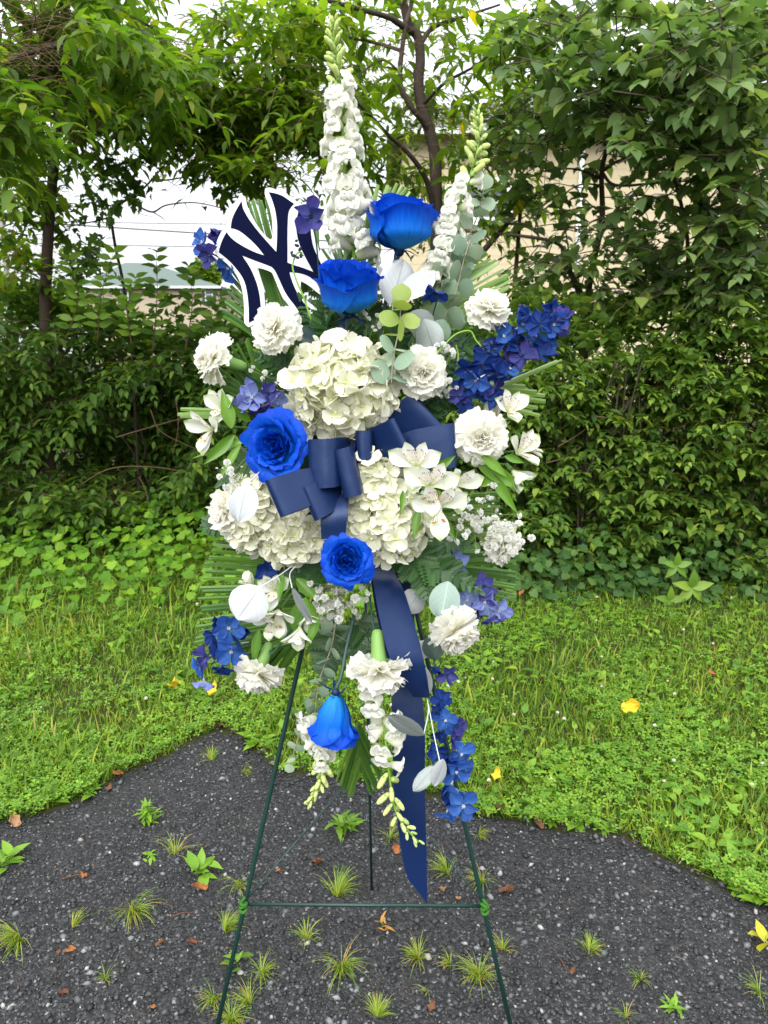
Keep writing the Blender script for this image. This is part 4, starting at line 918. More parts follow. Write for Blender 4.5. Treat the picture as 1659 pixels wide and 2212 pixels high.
silver('round bright white disc leaf at lower left', [(562, 1268, 512, 1338, 46, .17, .0, M_silverw)], [[(562, 1268, .17), (600, 1245, .15), (632, 1222, .12)]])
silver('dark narrow silver leaf hanging beside the lower left lilies', [(631, 1270, 668, 1350, 15, .17, .7, M_silverd)], [[(631, 1270, .17), (626, 1240, .14), (640, 1222, .12)]])
silver('grey green round disc leaf right of the long ribbon', [(968, 1256, 952, 1338, 35, .12, .2, M_silverg)])
silver('white painted disc leaf half hidden behind the long ribbon', [(910, 1275, 878, 1322, 30, .06, -.2, M_silverw)])
silver('two dark grey leaves right of the green eucalyptus tip', [(880, 680, 935, 715, 30, .06, .4, M_silverd), (915, 690, 938, 760, 32, .08, .3, M_silverd)])
silver('white painted leaf between lower hydrangea and blue rose', [(718, 1195, 728, 1132, 22, .06, .2)])
silver('grey leaf crossing in front of the long ribbon', [(915, 1588, 838, 1552, 24, .16, -.5, M_silverd)], [[(915, 1588, .15), (925, 1540, .13), (923, 1510, .11)]])
silver('pair of silver leaves low on the right beside the blue florets', [(958, 1640, 942, 1700, 20, .15, -.5), (940, 1655, 892, 1708, 17, .15, .5, M_silverd)], [[(950, 1645, .15), (938, 1590, .13), (925, 1520, .11)]])
silver('two white leaves behind the lower part of the long ribbon', [(905, 1385, 925, 1420, 22, .05, .2, M_silverw), (915, 1440, 920, 1500, 18, .05, .6, M_silverw)], [[(905, 1385, .05), (890, 1340, .05)]])
silver('dark green disc leaf behind the lower right carnation', [(930, 1370, 940, 1425, 26, .06, .3, plain('dark_euc', (.05, .085, .07), .5, .4))])
silver('dark broad leaf right under the letter sign', [(690, 740, 640, 715, 22, .07, .3, plain('dark_salal', (.016, .04, .032), .35, .5))])
M_euc = leafmat('eucalyptus_leaf', ((0, (.13, .20, .16)), (.6, (.20, .29, .23)), (1, (.30, .38, .31))), .5, .15, .35, (1.1, 1.15, .9))
M_eucy = leafmat('young_eucalyptus_leaf', ((0, (.17, .26, .06)), (1, (.28, .36, .10))), .5, .3, .35)
M_estem = plain('eucalyptus_stem', (.25, .22, .16), .6, .3)
def euc(label, pts, fw, sizes, mats=None, pairs=9, round_=True):
    q = spline([A(u, v, fw) for u, v in pts], 8); o = thing('eucalyptus_branch', label, 'eucalyptus', q[0], 'eucalyptus branches')
    ob('stem', new_mesh('stem', *local(tube(q, .0014, .0008, 5), o.location), M_estem), o)
    mats = mats or [M_euc]
    for k in range(pairs):
        f = (k + .5) / pairs; x = f * (len(q) - 1); i = min(int(x), len(q) - 2); p = q[i].lerp(q[i + 1], x - i); d = (q[i + 1] - q[i]).normalized()
        L = met(sizes[0] + (sizes[1] - sizes[0]) * f, p); th = k * 1.45 + rng.normal(0, .25); mt = mats[min(int(f * len(mats)), len(mats) - 1)]
        a = d.orthogonal().normalized(); a.rotate(Quaternion(d, th))
        me = lobe_mesh('leaf', mt, L=1, W=.52, prof='round', cup=-.1, bend=-.12, nu=7, nn=8)
        for s in (-1, 1):
            xd = (a * s + d * .35).normalized(); zz = (d * .5 - FWD * .7 + Vector((rng.normal(0, .3), rng.normal(0, .3), rng.normal(0, .3)))).normalized()
            ob('leaf', me, o, Matrix(npm([p - o.location], [xd], [zz], [L * rng.uniform(.85, 1.1)])[0].tolist()))
    ob('leaf', lobe_mesh('leaf', mats[-1], L=1, W=.52, prof='round', cup=-.1, bend=-.12, nu=7, nn=8), o, Matrix(npm([q[-1] - o.location], [q[-1] - q[-2]], [-FWD], [met(sizes[1], q[-1])])[0].tolist()))
euc('grey green eucalyptus branch behind the right white snapdragon', [(960, 640), (1000, 540), (1030, 470), (1045, 410)], .02, (52, 34), None, 8)
euc('eucalyptus branch hanging in front of the pale palm frond', [(1015, 520), (1000, 570), (985, 630), (960, 690)], .07, (38, 50), None, 6)
euc('eucalyptus sprig beside the broad white leaves', [(935, 640), (955, 590), (965, 520)], .06, (34, 26), None, 5)
euc('yellow green eucalyptus tip standing above the big hydrangea', [(845, 830), (850, 770), (862, 710), (866, 655)], .13, (52, 44), [M_euc, M_euc, M_eucy, M_eucy], 6)
euc('eucalyptus trailing down left of the upside down rose', [(725, 1345), (715, 1400), (690, 1470), (680, 1540)], .09, (40, 24), None, 10)
euc('thin eucalyptus tip trailing below the left easel leg', [(690, 1490), (665, 1540), (645, 1590), (628, 1650)], .07, (22, 22), None, 7)

# ================================================================== BLOOMS
M_rose = petalmat('blue_rose_petal', ((0, (.02, .29, .80)), (.4, (.006, .18, .86)), (.75, (.002, .115, .86)), (1, (.001, .055, .64))), .55, .22, (90, .22), .2)
def add_veins(m, k=.22, sx=16.0, st=2.2):
    t = m.node_tree; pb = next(n for n in t.nodes if n.type == 'BSDF_PRINCIPLED'); src = pb.inputs['Base Color'].links[0].from_socket
    a1 = t.nodes.new('ShaderNodeAttribute'); a1.attribute_name = 's'; a2 = t.nodes.new('ShaderNodeAttribute'); a2.attribute_name = 't'; cb = t.nodes.new('ShaderNodeCombineXYZ'); oi = t.nodes.new('ShaderNodeObjectInfo')
    for i, (a, q) in enumerate(((a1, sx), (a2, st))):
        mm = t.nodes.new('ShaderNodeMath'); mm.operation = 'MULTIPLY'; mm.inputs[1].default_value = q; t.links.new(a.outputs['Fac'], mm.inputs[0]); t.links.new(mm.outputs[0], cb.inputs[i])
    m3 = t.nodes.new('ShaderNodeMath'); m3.operation = 'MULTIPLY'; m3.inputs[1].default_value = 50; t.links.new(oi.outputs['Random'], m3.inputs[0]); t.links.new(m3.outputs[0], cb.inputs[2])
    n = t.nodes.new('ShaderNodeTexNoise'); n.inputs['Scale'].default_value = 1.0; n.inputs['Detail'].default_value = 4; t.links.new(cb.outputs[0], n.inputs['Vector'])
    f = ramp(t, n.outputs['Fac'], ((0, (0, 0, 0)), (.35, (0, 0, 0)), (.7, (1, 1, 1)), (1, (1, 1, 1))))
    new = mixc(t, f, mixc(t, 1.0, src, (1 - k,) * 3, 'MULTIPLY'), mixc(t, 1.0, src, (1 + k * .8, 1 + k * 1.6, 1.0 + k * .15), 'MULTIPLY')); t.links.new(new, pb.inputs['Base Color'])
    b = t.nodes.new('ShaderNodeBump'); b.inputs['Strength'].default_value = .25; b.inputs['Distance'].default_value = .0012; t.links.new(n.outputs['Fac'], b.inputs['Height']); t.links.new(b.outputs[0], pb.inputs['Normal'])
add_veins(M_rose)
M_sepal = plain('blue_dyed_sepal', (.004, .018, .075), .5, .3)
M_carn = petalmat('white_carnation_petal', ((0, (.86, .83, .60)), (.4, (.91, .895, .80)), (1, (.93, .92, .86))), .7, .5, (60, .03), .15)
M_calyx = plain('carnation_calyx', (.20, .34, .09), .5, .3, nz=(40, (.13, .27, .06)))
M_hyd = petalmat('hydrangea_petal', ((0, (.72, .75, .40)), (.3, (.84, .84, .64)), (1, (.89, .88, .77))), .7, .34, (50, .06), .2)
M_hyeye = plain('hydrangea_eye', (.62, .66, .26), .6, .3)
M_snap = petalmat('white_snapdragon_petal', ((0, (.70, .78, .42)), (.35, (.84, .85, .68)), (1, (.87, .87, .81))), .65, .38, (60, .05), .2)
M_snapb = plain('snapdragon_bud', (.50, .62, .16), .6, .3, tr=.25, nz=(60, (.62, .70, .30)))
M_snapg = plain('snapdragon_green', (.20, .38, .05), .55, .3, tr=.15)
M_del = [petalmat('deep_blue_petal', ((0, (.025, .08, .36)), (.5, (.010, .045, .30)), (1, (.018, .042, .29))), .6, .3, (70, .3), .25),
         petalmat('bright_blue_petal', ((0, (.09, .21, .60)), (.5, (.035, .125, .54)), (1, (.05, .125, .52))), .6, .35, (70, .25), .25),
         petalmat('violet_blue_petal', ((0, (.10, .12, .42)), (.5, (.06, .06, .34)), (1, (.10, .065, .34))), .6, .35, (70, .3), .25),
         petalmat('pale_lilac_petal', ((0, (.40, .46, .80)), (.5, (.22, .27, .68)), (1, (.24, .24, .65))), .6, .35, (70, .2), .25)]
for m_ in M_del: add_veins(m_, .2, 9.0, 2.0)
M_bee = plain('floret_eye', (.45, .47, .55), .6, .3); M_beed = plain('dark_floret_eye', (.02, .025, .06), .6, .3)
M_gyp = plain('baby_breath_bloom', (.80, .80, .76), .8, .2, tr=.3); M_gypst = plain('baby_breath_stem', (.16, .22, .06), .6, .3)

def stem(o, pts, r, mat, name='stem', r1=None):
    return ob(name, new_mesh(name, *local(tube(spline(pts, 5), r, r1, 7), o.location), mat), o)
# ---- roses
def rose_petal(Rk, H, W, fl, var):
    q = .36 if H > 1.2 and H < 1.6 else .5
    nu, nn = 11, 12; t = np.linspace(0, 1, nn); s = np.linspace(-1, 1, nu); T, S = np.meshgrid(t, s, indexing='ij')
    prof = np.minimum(1, (T / q)) ** .55; wth = W * (.35 + .65 * np.minimum(1, T / .55) ** .8) * (1 - .18 * np.maximum(0, T - .8) / .2)
    ang = S * wth; lip = np.clip((T - .55) / .45, 0, 1) ** 1.8
    R = Rk * prof * (1 + .10 * S) + fl * lip * (1 + .22 * np.sin(3.1 * S + var)) + .035 * T * np.sin(5 * S + var * 2) + .03 * T ** 4 * np.sin(11 * S + 3 * var)
    Zz = H * T * (1 - .16 * np.abs(S) ** 3 * T) - fl * .55 * lip ** 2 * (1 + .3 * np.cos(2.3 * S + var)) + .02 * np.sin(7 * S + var) * T ** 3
    V = np.stack([R * np.cos(ang), R * np.sin(ang), Zz], -1).reshape(-1, 3); idx = np.arange(nu * nn).reshape(nn, nu)
    Q = np.stack([idx[:-1, :-1], idx[:-1, 1:], idx[1:, 1:], idx[1:, :-1]], -1).reshape(-1, 4)
    return V, Q, {'t': T.ravel(), 's': S.ravel()}
def rose(label, u, v, w, fw, axis, stem_uv, layers, spin, stretch=1.0, zb=.55):
    c_ = A(u, v, fw); R = met(w, c_) / 2; o = thing('rose', label, 'rose', c_, 'blue roses'); ax = axis
    B = frame(ax, spin) @ SC(R) @ TR(Vector((0, 0, -zb)))
    if stretch != 1.0: B = TR(Vector((0, 0, 0))) @ Matrix.Diagonal((1, 1, stretch, 1)) @ B
    for li, (Rk, H, W, fl, n, ph) in enumerate(layers):
        for k in range(n):
            var = (k % 3) * 1.7 + li; key = f'petal_{Rk}_{fl}_{H}_{k % 3}'
            if key not in _lib: _lib[key] = new_mesh('petal', *rose_petal(Rk, H, W, fl, var)[:2], M_rose, rose_petal(Rk, H, W, fl, var)[2])
            ob('petal', _lib[key], o, B @ RZ(ph + 2 * PI * k / n + rng.normal(0, .10)) @ RY(rng.normal(0, .055)) @ SC(rng.uniform(.95, 1.05)))
    base = c_ + ax * (-zb * R) * (1 if stretch == 1 else 1)
    for k in range(5):
        me = lobe_mesh('sepal', M_sepal, L=1, W=.11, prof='lance', cup=.3, bend=-.35, nu=3, nn=7)
        ob('sepal', me, o, frame(ax) @ SC(R * rng.uniform(.55, .8)) @ TR(Vector((0, 0, -zb / .68))) @ lean(k * 2 * PI / 5 + .3, rng.uniform(-.5, .15)))
    V, Fc = lathe([(-.16, .05), (-.1, .13), (.02, .17), (.1, .12)], 10); ob('calyx', new_mesh('calyx', V, Fc, M_sepal), o, frame(ax) @ SC(R) @ TR(Vector((0, 0, -zb))))
    if stem_uv: stem(o, [base - ax * (.12 * R)] + [A(*q) for q in stem_uv], .0032, M_rstem)
    return o
M_rstem = plain('rose_stem', (.035, .075, .035), .45, .4, nz=(30, (.02, .05, .07)))
OPEN = [(.07, 1.0, 2.2, .0, 2, 0), (.15, 1.0, 1.7, .01, 3, .5), (.25, 1.0, 1.35, .03, 3, 1.2), (.35, .99, 1.15, .06, 4, .2), (.46, .97, 1.0, .10, 5, .9), (.57, .94, .92, .17, 5, .3), (.68, .88, .85, .27, 6, .7), (.74, .80, .85, .40, 6, .1)]
CUP = [(.08, 1.46, 2.0, .0, 2, 0), (.16, 1.48, 1.6, .02, 3, .5), (.27, 1.50, 1.4, .04, 3, 1.2), (.38, 1.50, 1.3, .06, 4, .2), (.52, 1.48, 1.2, .08, 4, .9), (.65, 1.46, 1.15, .10, 4, .3), (.76, 1.42, 1.2, .14, 4, .75), (.83, 1.28, 1.2, .19, 3, .2)]
BELL = [(.2, 1.9, 1.5, .05, 3, .5), (.36, 1.95, 1.3, .14, 4, 1.2), (.5, 1.98, 1.2, .22, 4, .2), (.58, 1.96, 1.25, .30, 4, .8), (.62, 1.9, 1.35, .34, 3, .3)]
rose('topmost blue rose, seen from the side on a long bare stem', 866, 480, 150, .06, AX(.05, .16, 1), [(845, 590, .05), (825, 700, .03), (800, 860, .02)], CUP, .4, 1.0, .78)
rose('blue rose right of the letter sign, opening upwards', 755, 622, 146, .10, AX(.04, .34, 1), [(748, 720, .07), (752, 850, .02)], CUP, 1.3, 1.0, .76)
rose('fully open blue rose left of the big hydrangea', 590, 960, 118, .15, AX(-.22, 1, .16), [(640, 990, .05)], OPEN, .2, 1.3, .75)
rose('round blue rose with a tight spiral heart in the middle of the lower half', 750, 1213, 102, .17, AX(.05, 1, .12), [(750, 1200, .04)], OPEN, 2.0, 1.1, .75)
rose('blue rose hanging upside down like a bell at the bottom', 724, 1548, 116, .12, AX(-.03, .06, -1), [(737, 1460, .12), (748, 1400, .10), (765, 1330, .07)], BELL, .9, 1.0, .95)

# ---- carnations
RINGS = [(9, -.15, 1.0, .0), (9, .10, .98, .04), (8, .34, .90, .08), (8, .60, .80, .12), (7, .88, .70, .16), (5, 1.18, .62, .2), (4, 1.42, .56, .22)]
def carnation(label, u, v, w, fw, axis, stem_uv, squash=1.0):
    c_ = A(u, v, fw); R = met(w, c_) / 2; o = thing('carnation', label, 'carnation', c_, 'white carnations')
    opn = rng.uniform(.82, 1.12); B = frame(axis, rng.uniform(0, 6)) @ SC(R) @ TR(Vector((0, 0, -.38)))
    for li, (n, e, L, z) in enumerate(RINGS):
        for k in range(n):
            j = (k * 3 + li) % 6
            me = lobe_mesh(f'petal', M_carn, L=1, W=.50, prof='fan', cup=.12, bend=(-.12 if li < 2 else .05), ruf=.13, rn=2.2 + .35 * (j % 3), ph=j * 1.1, nu=17, nn=8, zig=.10) if False else _carn(j, li < 2)
            ob('petal', me, o, B @ RZ(2 * PI * (k + .5 * li) / n + rng.normal(0, .12)) @ TR(Vector((0, 0, z))) @ RY(-(e * opn + rng.normal(0, .13))) @ RX(rng.normal(0, .3)) @ SC(L * rng.uniform(.9, 1.06)))
    V, Fc = lathe([(-1.25, .08), (-1.2, .17), (-1.0, .22), (-.6, .24), (-.3, .27), (-.05, .34), (.0, .30)], 12)
    ob('calyx', new_mesh('calyx', V, Fc, M_calyx), o, B)
    if stem_uv: stem(o, [c_ - axis * (R * 1.6)] + [A(*q) for q in stem_uv], .0019, M_stemd)
    return o
def carn_geo(j, outer):
    V, Q, at = lobe(1, .62, 'fan', .16, -.16 if outer else .10, 0, 2, 0, 21, 10, .0)
    T, S = at['t'], at['s']; e = T ** 3
    V[:, 2] += e * (.042 * np.sin(8 * S + j * 1.3 + 2 * T) + .035 * np.sin(15 * S + j * 2.1)) + .05 * T * np.sin(3.2 * S + j)
    V[:, 0] *= 1 + e * (.016 * np.sin(23 * S + j) + .035 * np.sin(6 * S + j * 1.7)) - .10 * T * np.abs(S) ** 3
    return V, Q, at
def _carn(j, outer):
    key = ('carn', j, outer)
    if key not in _lib:
        V, Q, at = carn_geo(j, outer); _lib[key] = new_mesh('petal', V, Q, M_carn, at)
    return _lib[key]
carnation('white carnation at the foot of the letter sign', 586, 700, 112, .11, AX(-.45, .7, .45), [(650, 760, .06), (690, 820, .02)])
carnation('outermost upper left white carnation, facing left', 447, 768, 108, .08, AX(-.85, .30, .28), [(520, 800, .05), (600, 850, .02)])
carnation('white carnation right of the big hydrangea', 917, 803, 112, .12, AX(.15, 1, .15), [(880, 880, .05)])
carnation('white carnation against the pale palm frond at upper right', 1062, 656, 96, .09, AX(.35, .55, .75), [(1000, 740, .05), (930, 830, .02)])
carnation('largest white carnation at right, facing the camera', 1043, 945, 118, .12, AX(.1, 1, .05), [(960, 980, .04)])
carnation('white carnation left of the silver oval leaf', 480, 1102, 108, .10, AX(-.8, .5, .1), [(560, 1090, .04)])
carnation('white carnation furthest right, below the baby breath', 1097, 1180, 92, .10, AX(.75, .55, -.2), [(1000, 1150, .04)])
carnation('white carnation under the grey green disc leaf', 992, 1378, 116, .12, AX(.45, .6, -.6), [(930, 1310, .08), (880, 1240, .03)])
carnation('white carnation hanging down beside the long ribbon', 820, 1468, 132, .14, AX(.05, .42, -.9), [(812, 1390, .13), (800, 1300, .08), (790, 1200, .03)])
carnation('lowest left white carnation, nodding', 551, 1470, 106, .10, AX(-.30, .5, -.75), [(590, 1410, .09), (650, 1330, .04)])
carnation('small white carnation half hidden between sign and tall snapdragon', 672, 452, 56, .0, AX(.1, .8, .5), [(690, 540, .01)])

# ---- hydrangeas
def hydrangea(label, lobes, n, fl):
    """lobes: (u, v, half width, half height, fwd) ellipsoidal heads of one cluster"""
    o = thing('hydrangea', label, 'hydrangea', A(lobes[0][0], lobes[0][1], lobes[0][4]), 'white hydrangeas')
    tm = [lobe_mesh(f'petal', M_hyd, L=1, W=.56, prof='petal', cup=.18, bend=.12, ruf=.05, rn=1.3, ph=j * 2., nu=6, nn=6) if j == 0 else None for j in range(1)]
    vs = [lobe_mesh(f'petal_{j}', M_hyd, L=1, W=.56 - .05 * (j % 2), prof='petal', cup=.14 + .1 * j, bend=.22 - .2 * j, ruf=.05, rn=1.3, ph=j * 2., nu=6, nn=6) for j in range(3)]
    for m_ in vs: m_.name = 'petal'
    ev, ef = lathe([(-1.1, .03), (-.1, .05), (0, .12), (.1, .13), (.17, .0)], 6)
    if ('eye',) not in _lib: _lib[('eye',)] = new_mesh('floret', ev, ef, M_hyeye)
    area = sum(l[2] * l[3] for l in lobes); inner = []
    centres = [(A(l[0], l[1], l[4]), met(l[2], A(l[0], l[1], l[4])), met(l[3], A(l[0], l[1], l[4]))) for l in lobes]
    for li, (u, v, rw, rh, fw) in enumerate(lobes):
        c_, a, b = centres[li]; d3 = min(a, b); k_n = int(n * rw * rh / area); g = PI * (3 - 5 ** .5)
        kk = 0; tot = int(k_n * 1.55)
        for k in range(tot):
            zc = 1 - 1.32 * (k + .5) / tot; r = math.sqrt(max(0, 1 - zc * zc)); th = k * g
            nv = Vector((r * math.cos(th), 0, r * math.sin(th))) - FWD * zc
            nv = nv.normalized(); jr = rng.uniform(.84, 1.09)
            p = c_ + Vector((nv.x * a, nv.y * d3, nv.z * b)) * jr
            if any(j != li and (((p - q).x / aa) ** 2 + ((p - q).y / min(aa, bb)) ** 2 + ((p - q).z / bb) ** 2) < .72 for j, (q, aa, bb) in enumerate(centres)): continue
            nrm = (Vector((nv.x / a, nv.y / d3, nv.z / b)).normalized() + Vector(rng.normal(0, .42, 3))).normalized()
            s = met(fl, p) * rng.uniform(.78, 1.2); B = TR(p - o.location) @ frame(nrm, rng.uniform(0, 6)) @ SC(s)
            e = ob('floret', _lib[('eye',)], o, B)
            cup_ = rng.uniform(.05, .55); me = vs[k % 3]
            for q in range(4):
                ob('petal', me, e, RZ(q * PI / 2 + rng.normal(0, .06)) @ TR(Vector((.04, 0, .01 + .03 * (q % 2)))) @ RY(-cup_ + rng.normal(0, .12)) @ RX(rng.normal(0, .15)))
            for q in range(4): inner.append(TR(c_ + (p - c_) * rng.uniform(.72, .86)) @ frame((nrm + Vector(rng.normal(0, .5, 3))).normalized(), q * PI / 2 + .4) @ SC(s) @ RY(-.3))
    V, Q, at = lobe(1, .55, 'petal', .18, .12, 0, 2, 0, 5, 5)
    t_ob = merged('inner_florets', (V, tri(Q)), np.array([np.array(TR(-o.location) @ M) for M in inner]), M_hyd, o, 'stuff', True)
    a_ = t_ob.data.attributes.new('t', 'FLOAT', 'POINT'); a_.data.foreach_set('value', np.tile(at['t'] * .6, len(inner)).astype(np.float32))
    stem(o, [A(lobes[0][0], lobes[0][1], lobes[0][4] - .03), A(745, 1010, .02)], .003, M_stemg)
hydrangea('largest white hydrangea head, in the upper middle of the spray', [(738, 845, 106, 99, .08)], 84, 31)
hydrangea('creamy white hydrangea right of centre beside the lilies', [(800, 1062, 62, 80, .10), (852, 1135, 66, 66, .11), (792, 1140, 40, 45, .10)], 82, 27)
hydrangea('white hydrangea at lower left under the ribbon loop', [(552, 1110, 56, 74, .08), (632, 1158, 62, 46, .09)], 76, 27)
# ---- snapdragons
def blossom_geo(var):
    parts = []; T_ = []
    def add(V, Fc, t): 
        parts.append(([tuple(x) for x in V], [tuple(int(i) for i in f) for f in Fc])); T_.extend([t] * len(V) if np.isscalar(t) else list(t))
    V, Fc = lathe([(0, .11), (.15, .19), (.4, .25), (.62, .30), (.74, .22)], 9); add(V, Fc, [.0] * 9 + [.1] * 9 + [.4] * 9 + [.8] * 9 + [.7] * 9)
    for s in (-1, 1):                                   # palate bulge
        bv, bf = lathe([(-.16, .03), (-.10, .14), (0, .18), (.10, .14), (.16, .03)], 9); add([Vector((x + s * .11, y - .12, z + .70)) for x, y, z in bv], bf, .8)
        V, Q, at = lobe(.52, .34, 'round', .3, -.45, .07, 2.2, var * 2, 9, 8)         # upper lip
        M = TR(Vector((s * .06, .12, .55))) @ RZ(PI / 2 - s * .35) @ RY(-.55 - .1 * var) @ RX(s * .3); add([M @ Vector(v) for v in V], Q, .6 + .4 * at['t'])
    for a, L in ((-.75, .38), (0, .36), (.75, .38)):      # lower lip
        V, Q, at = lobe(L + .06, .26, 'round', .2, -.5, .07, 2.2, var * 2 + a, 8, 7); M = TR(Vector((.1 * a, -.16, .66))) @ RZ(-PI / 2 + a) @ RY(-.25); add([M @ Vector(v) for v in V], Q, .6 + .4 * at['t'])
    V, Fc = join(*parts); return V, Fc, T_
SB = []
for k in range(6):
    V, Fc, T_ = blossom_geo(k * .55); SB.append(new_mesh('blossom', V, Fc, M_snap, {'t': T_}))
bv, bf = lathe([(0, .05), (.1, .14), (.4, .2), (.75, .19), (.95, .11), (1.0, .0)], 8)
SBUD = new_mesh('bud', [Vector((x, y - .10 * max(0, z - .5), z)) for x, y, z in bv], bf, M_snapb)
SCAL = []
def calyx_geo():
    pr = []
    for k in range(5):
        V, Q, at = lobe(.34, .09, 'ovate', .2, .0, nu=3, nn=5); M = RZ(k * 2 * PI / 5) @ RY(-1.0) @ TR(Vector((.04, 0, 0))); pr.append(([tuple(M @ Vector(v)) for v in V], [tuple(map(int, f)) for f in Q]))
    return join(*pr)
SCALY = new_mesh('calyx', *calyx_geo(), M_snapg)
def snapdragon(label, pts, nfl, f0, f1, size, nbud, b0, b1, bs0, bs1, r0=.0028, side_bias=None, droopy=.35):
    q = spline([A(*p) for p in pts], 8); o = thing('snapdragon', label, 'snapdragon', q[0], 'white snapdragons')
    ob('stem', new_mesh('stem', *local(tube(q, r0, .0012, 7), o.location), M_snapg), o)
    def place(k, f, s, me, name, tilt):
        x = f * (len(q) - 1); i = min(int(x), len(q) - 2); p = q[i].lerp(q[i + 1], x - i); d = (q[i + 1] - q[i]).normalized()
        a = d.orthogonal().normalized(); a.rotate(Quaternion(d, k * 2.4 + rng.normal(0, .25)))
        a = (a - FWD * .35).normalized()
        out = (a + d * tilt).normalized(); upv = (d + Vector((0, 0, .4)) if d.z > -.2 else (-d * .6 + Vector((0, 0, .4)))); y = (upv - out * upv.dot(out)).normalized(); xv = y.cross(out)
        M = Matrix((xv, y, out)).transposed().to_4x4(); M = TR(p + a * r0 - o.location) @ M @ RZ(rng.normal(0, .3)) @ RX(rng.normal(0, .2)) @ Matrix.Diagonal((s * rng.uniform(.85, 1.1), s * rng.uniform(.85, 1.12), s * rng.uniform(.85, 1.15), 1))
        return M
    for k in range(nfl):
        f = f0 + (f1 - f0) * (k + .5) / nfl; s = met(size, q[0]) * rng.uniform(.9, 1.1) * (1.08 - .38 * k / nfl); M = place(k, f, s, None, '', droopy)
        b = ob('blossom', SB[(k * 5) % 6], o, M); ob('calyx', SCALY, b)
    for k in range(nbud):
        f = b0 + (b1 - b0) * ((k + .5) / nbud) ** .9; s = met(bs0 + (bs1 - bs0) * k / max(1, nbud - 1), q[0]); M = place(k + nfl, f, s, None, '', .9 if k < nbud * .5 else 1.6)
        b = ob('bud', SBUD, o, M)
        ob('calyx', SCALY, b, SC(1.25))
snapdragon('tallest white snapdragon, its green tip reaching the top of the picture', [(775, 620, .03), (760, 520, .04), (748, 420, .05), (742, 320, .05), (738, 240, .05), (732, 160, .05), (722, 90, .05), (721, 45, .05)], 24, .08, .66, 54, 26, .66, 1.0, 32, 14, .0034)
snapdragon('shorter white snapdragon right of the top blue rose', [(930, 660, .03), (950, 590, .04), (965, 520, .05), (985, 460, .05), (1012, 390, .05), (1030, 330, .05), (1035, 280, .05), (1029, 238, .05)], 14, .05, .58, 50, 26, .56, 1.0, 34, 13, .003)
snapdragon('hanging snapdragon left of the upside down blue rose', [(700, 1480, .06), (690, 1560, .08), (692, 1610, .09), (695, 1660, .09), (688, 1700, .09), (664, 1738, .09)], 6, .12, .52, 52, 20, .5, 1.0, 30, 13, .0026)
snapdragon('hanging snapdragon trailing in front of the long ribbon', [(815, 1440, .09), (824, 1520, .11), (832, 1590, .12), (838, 1650, .12), (846, 1710, .12), (857, 1758, .12), (878, 1790, .12), (905, 1820, .12)], 8, .1, .45, 52, 18, .45, 1.0, 36, 14, .0026)

# ---- delphiniums
def del_petals(mat):
    out = []
    for j in range(3):
        out.append(lobe_mesh(f'dpetal{j}', mat, L=1, W=.40 + .05 * j, prof='ovate' if j == 1 else 'petal', cup=.35 + .2 * j, bend=.25 - .3 * j, ruf=.09, rn=1.5, ph=j * 2., nu=7, nn=7))
    return out
ev, ef = [], []
for k in range(6):
    a = k * PI / 3; ev, ef = join((ev, ef), tube([(0, 0, 0), (.05 * math.cos(a), .05 * math.sin(a), .14), (.11 * math.cos(a), .11 * math.sin(a), .22 + .04 * (k % 2))], .045, .02, 5))
ev, ef = join((ev, ef), tube([(0, 0, .0), (-.1, 0, -.3), (-.3, 0, -.62)], .09, .03, 6))
EYE = [new_mesh('floret', ev, ef, m_) for m_ in (M_bee, M_beed)]
def delphinium(label, florets, stems=(), lab_cat='delphinium', buds=()):
    """florets: (u, v, size, fwd, axis or None, shade)"""
    b0 = A(florets[0][0], florets[0][1], florets[0][3]); o = thing('delphinium', label, lab_cat, b0, 'blue delphiniums')
    for st in stems:
        stem(o, [A(*s) for s in st], .0018, M_stemd, 'stem', .0008)
    for i, (u, v, s, fw, axis, sh) in enumerate(florets):
        p = A(u, v, fw); S = met(s, p) * .565; fixed = axis is not None; axis = axis or (AX(rng.normal(0, .7), .8, rng.normal(0, .6)))
        e = ob('floret', EYE[0 if sh in (1, 3) else 1], o, TR(p - o.location) @ frame(axis, rng.uniform(0, 6)) @ SC(S))
        cupd = rng.uniform(.1, .5) if fixed else rng.uniform(.2, 1.05)
        for k in range(5):
            ob('petal', del_petals(M_del[sh])[k % 3], e, RZ(k * 2 * PI / 5 + rng.normal(0, .12)) @ TR(Vector((.05, 0, .02 * (k % 2)))) @ RY(-cupd + rng.normal(0, .2)) @ RX(rng.normal(0, .2)) @ SC(rng.uniform(.9, 1.1)))
    for (u, v, s, fw) in buds:
        p = A(u, v, fw); ob('bud', BUDD, o, TR(p - o.location) @ frame(AX(rng.normal(0, 1), .3, rng.normal(0, 1))) @ SC(met(s, p)))
    return o
bv, bf = lathe([(-.5, .0), (-.35, .22), (0, .32), (.3, .2), (.5, .0)], 7); BUDD = new_mesh('bud', bv, bf, M_beed)
delphinium('blue delphinium peeping out left of the letter sign', [(440, 525, 56, .02, AX(-.5, .8, .2), 1), (452, 550, 52, .03, AX(-.4, .8, -.2), 2), (475, 500, 46, .01, None, 2), (470, 535, 50, .02, None, 0), (495, 578, 54, .02, AX(-.3, .8, -.3), 1), (480, 560, 44, .0, None, 0)], [[(445, 540, .01), (500, 580, .0), (600, 720, .0)]])
delphinium('single violet blue floret resting on the letter sign', [(672, 468, 72, .11, AX(-.1, 1, .1), 2)], [[(672, 468, .09), (684, 530, .07), (690, 620, .04)]])
d3 = []
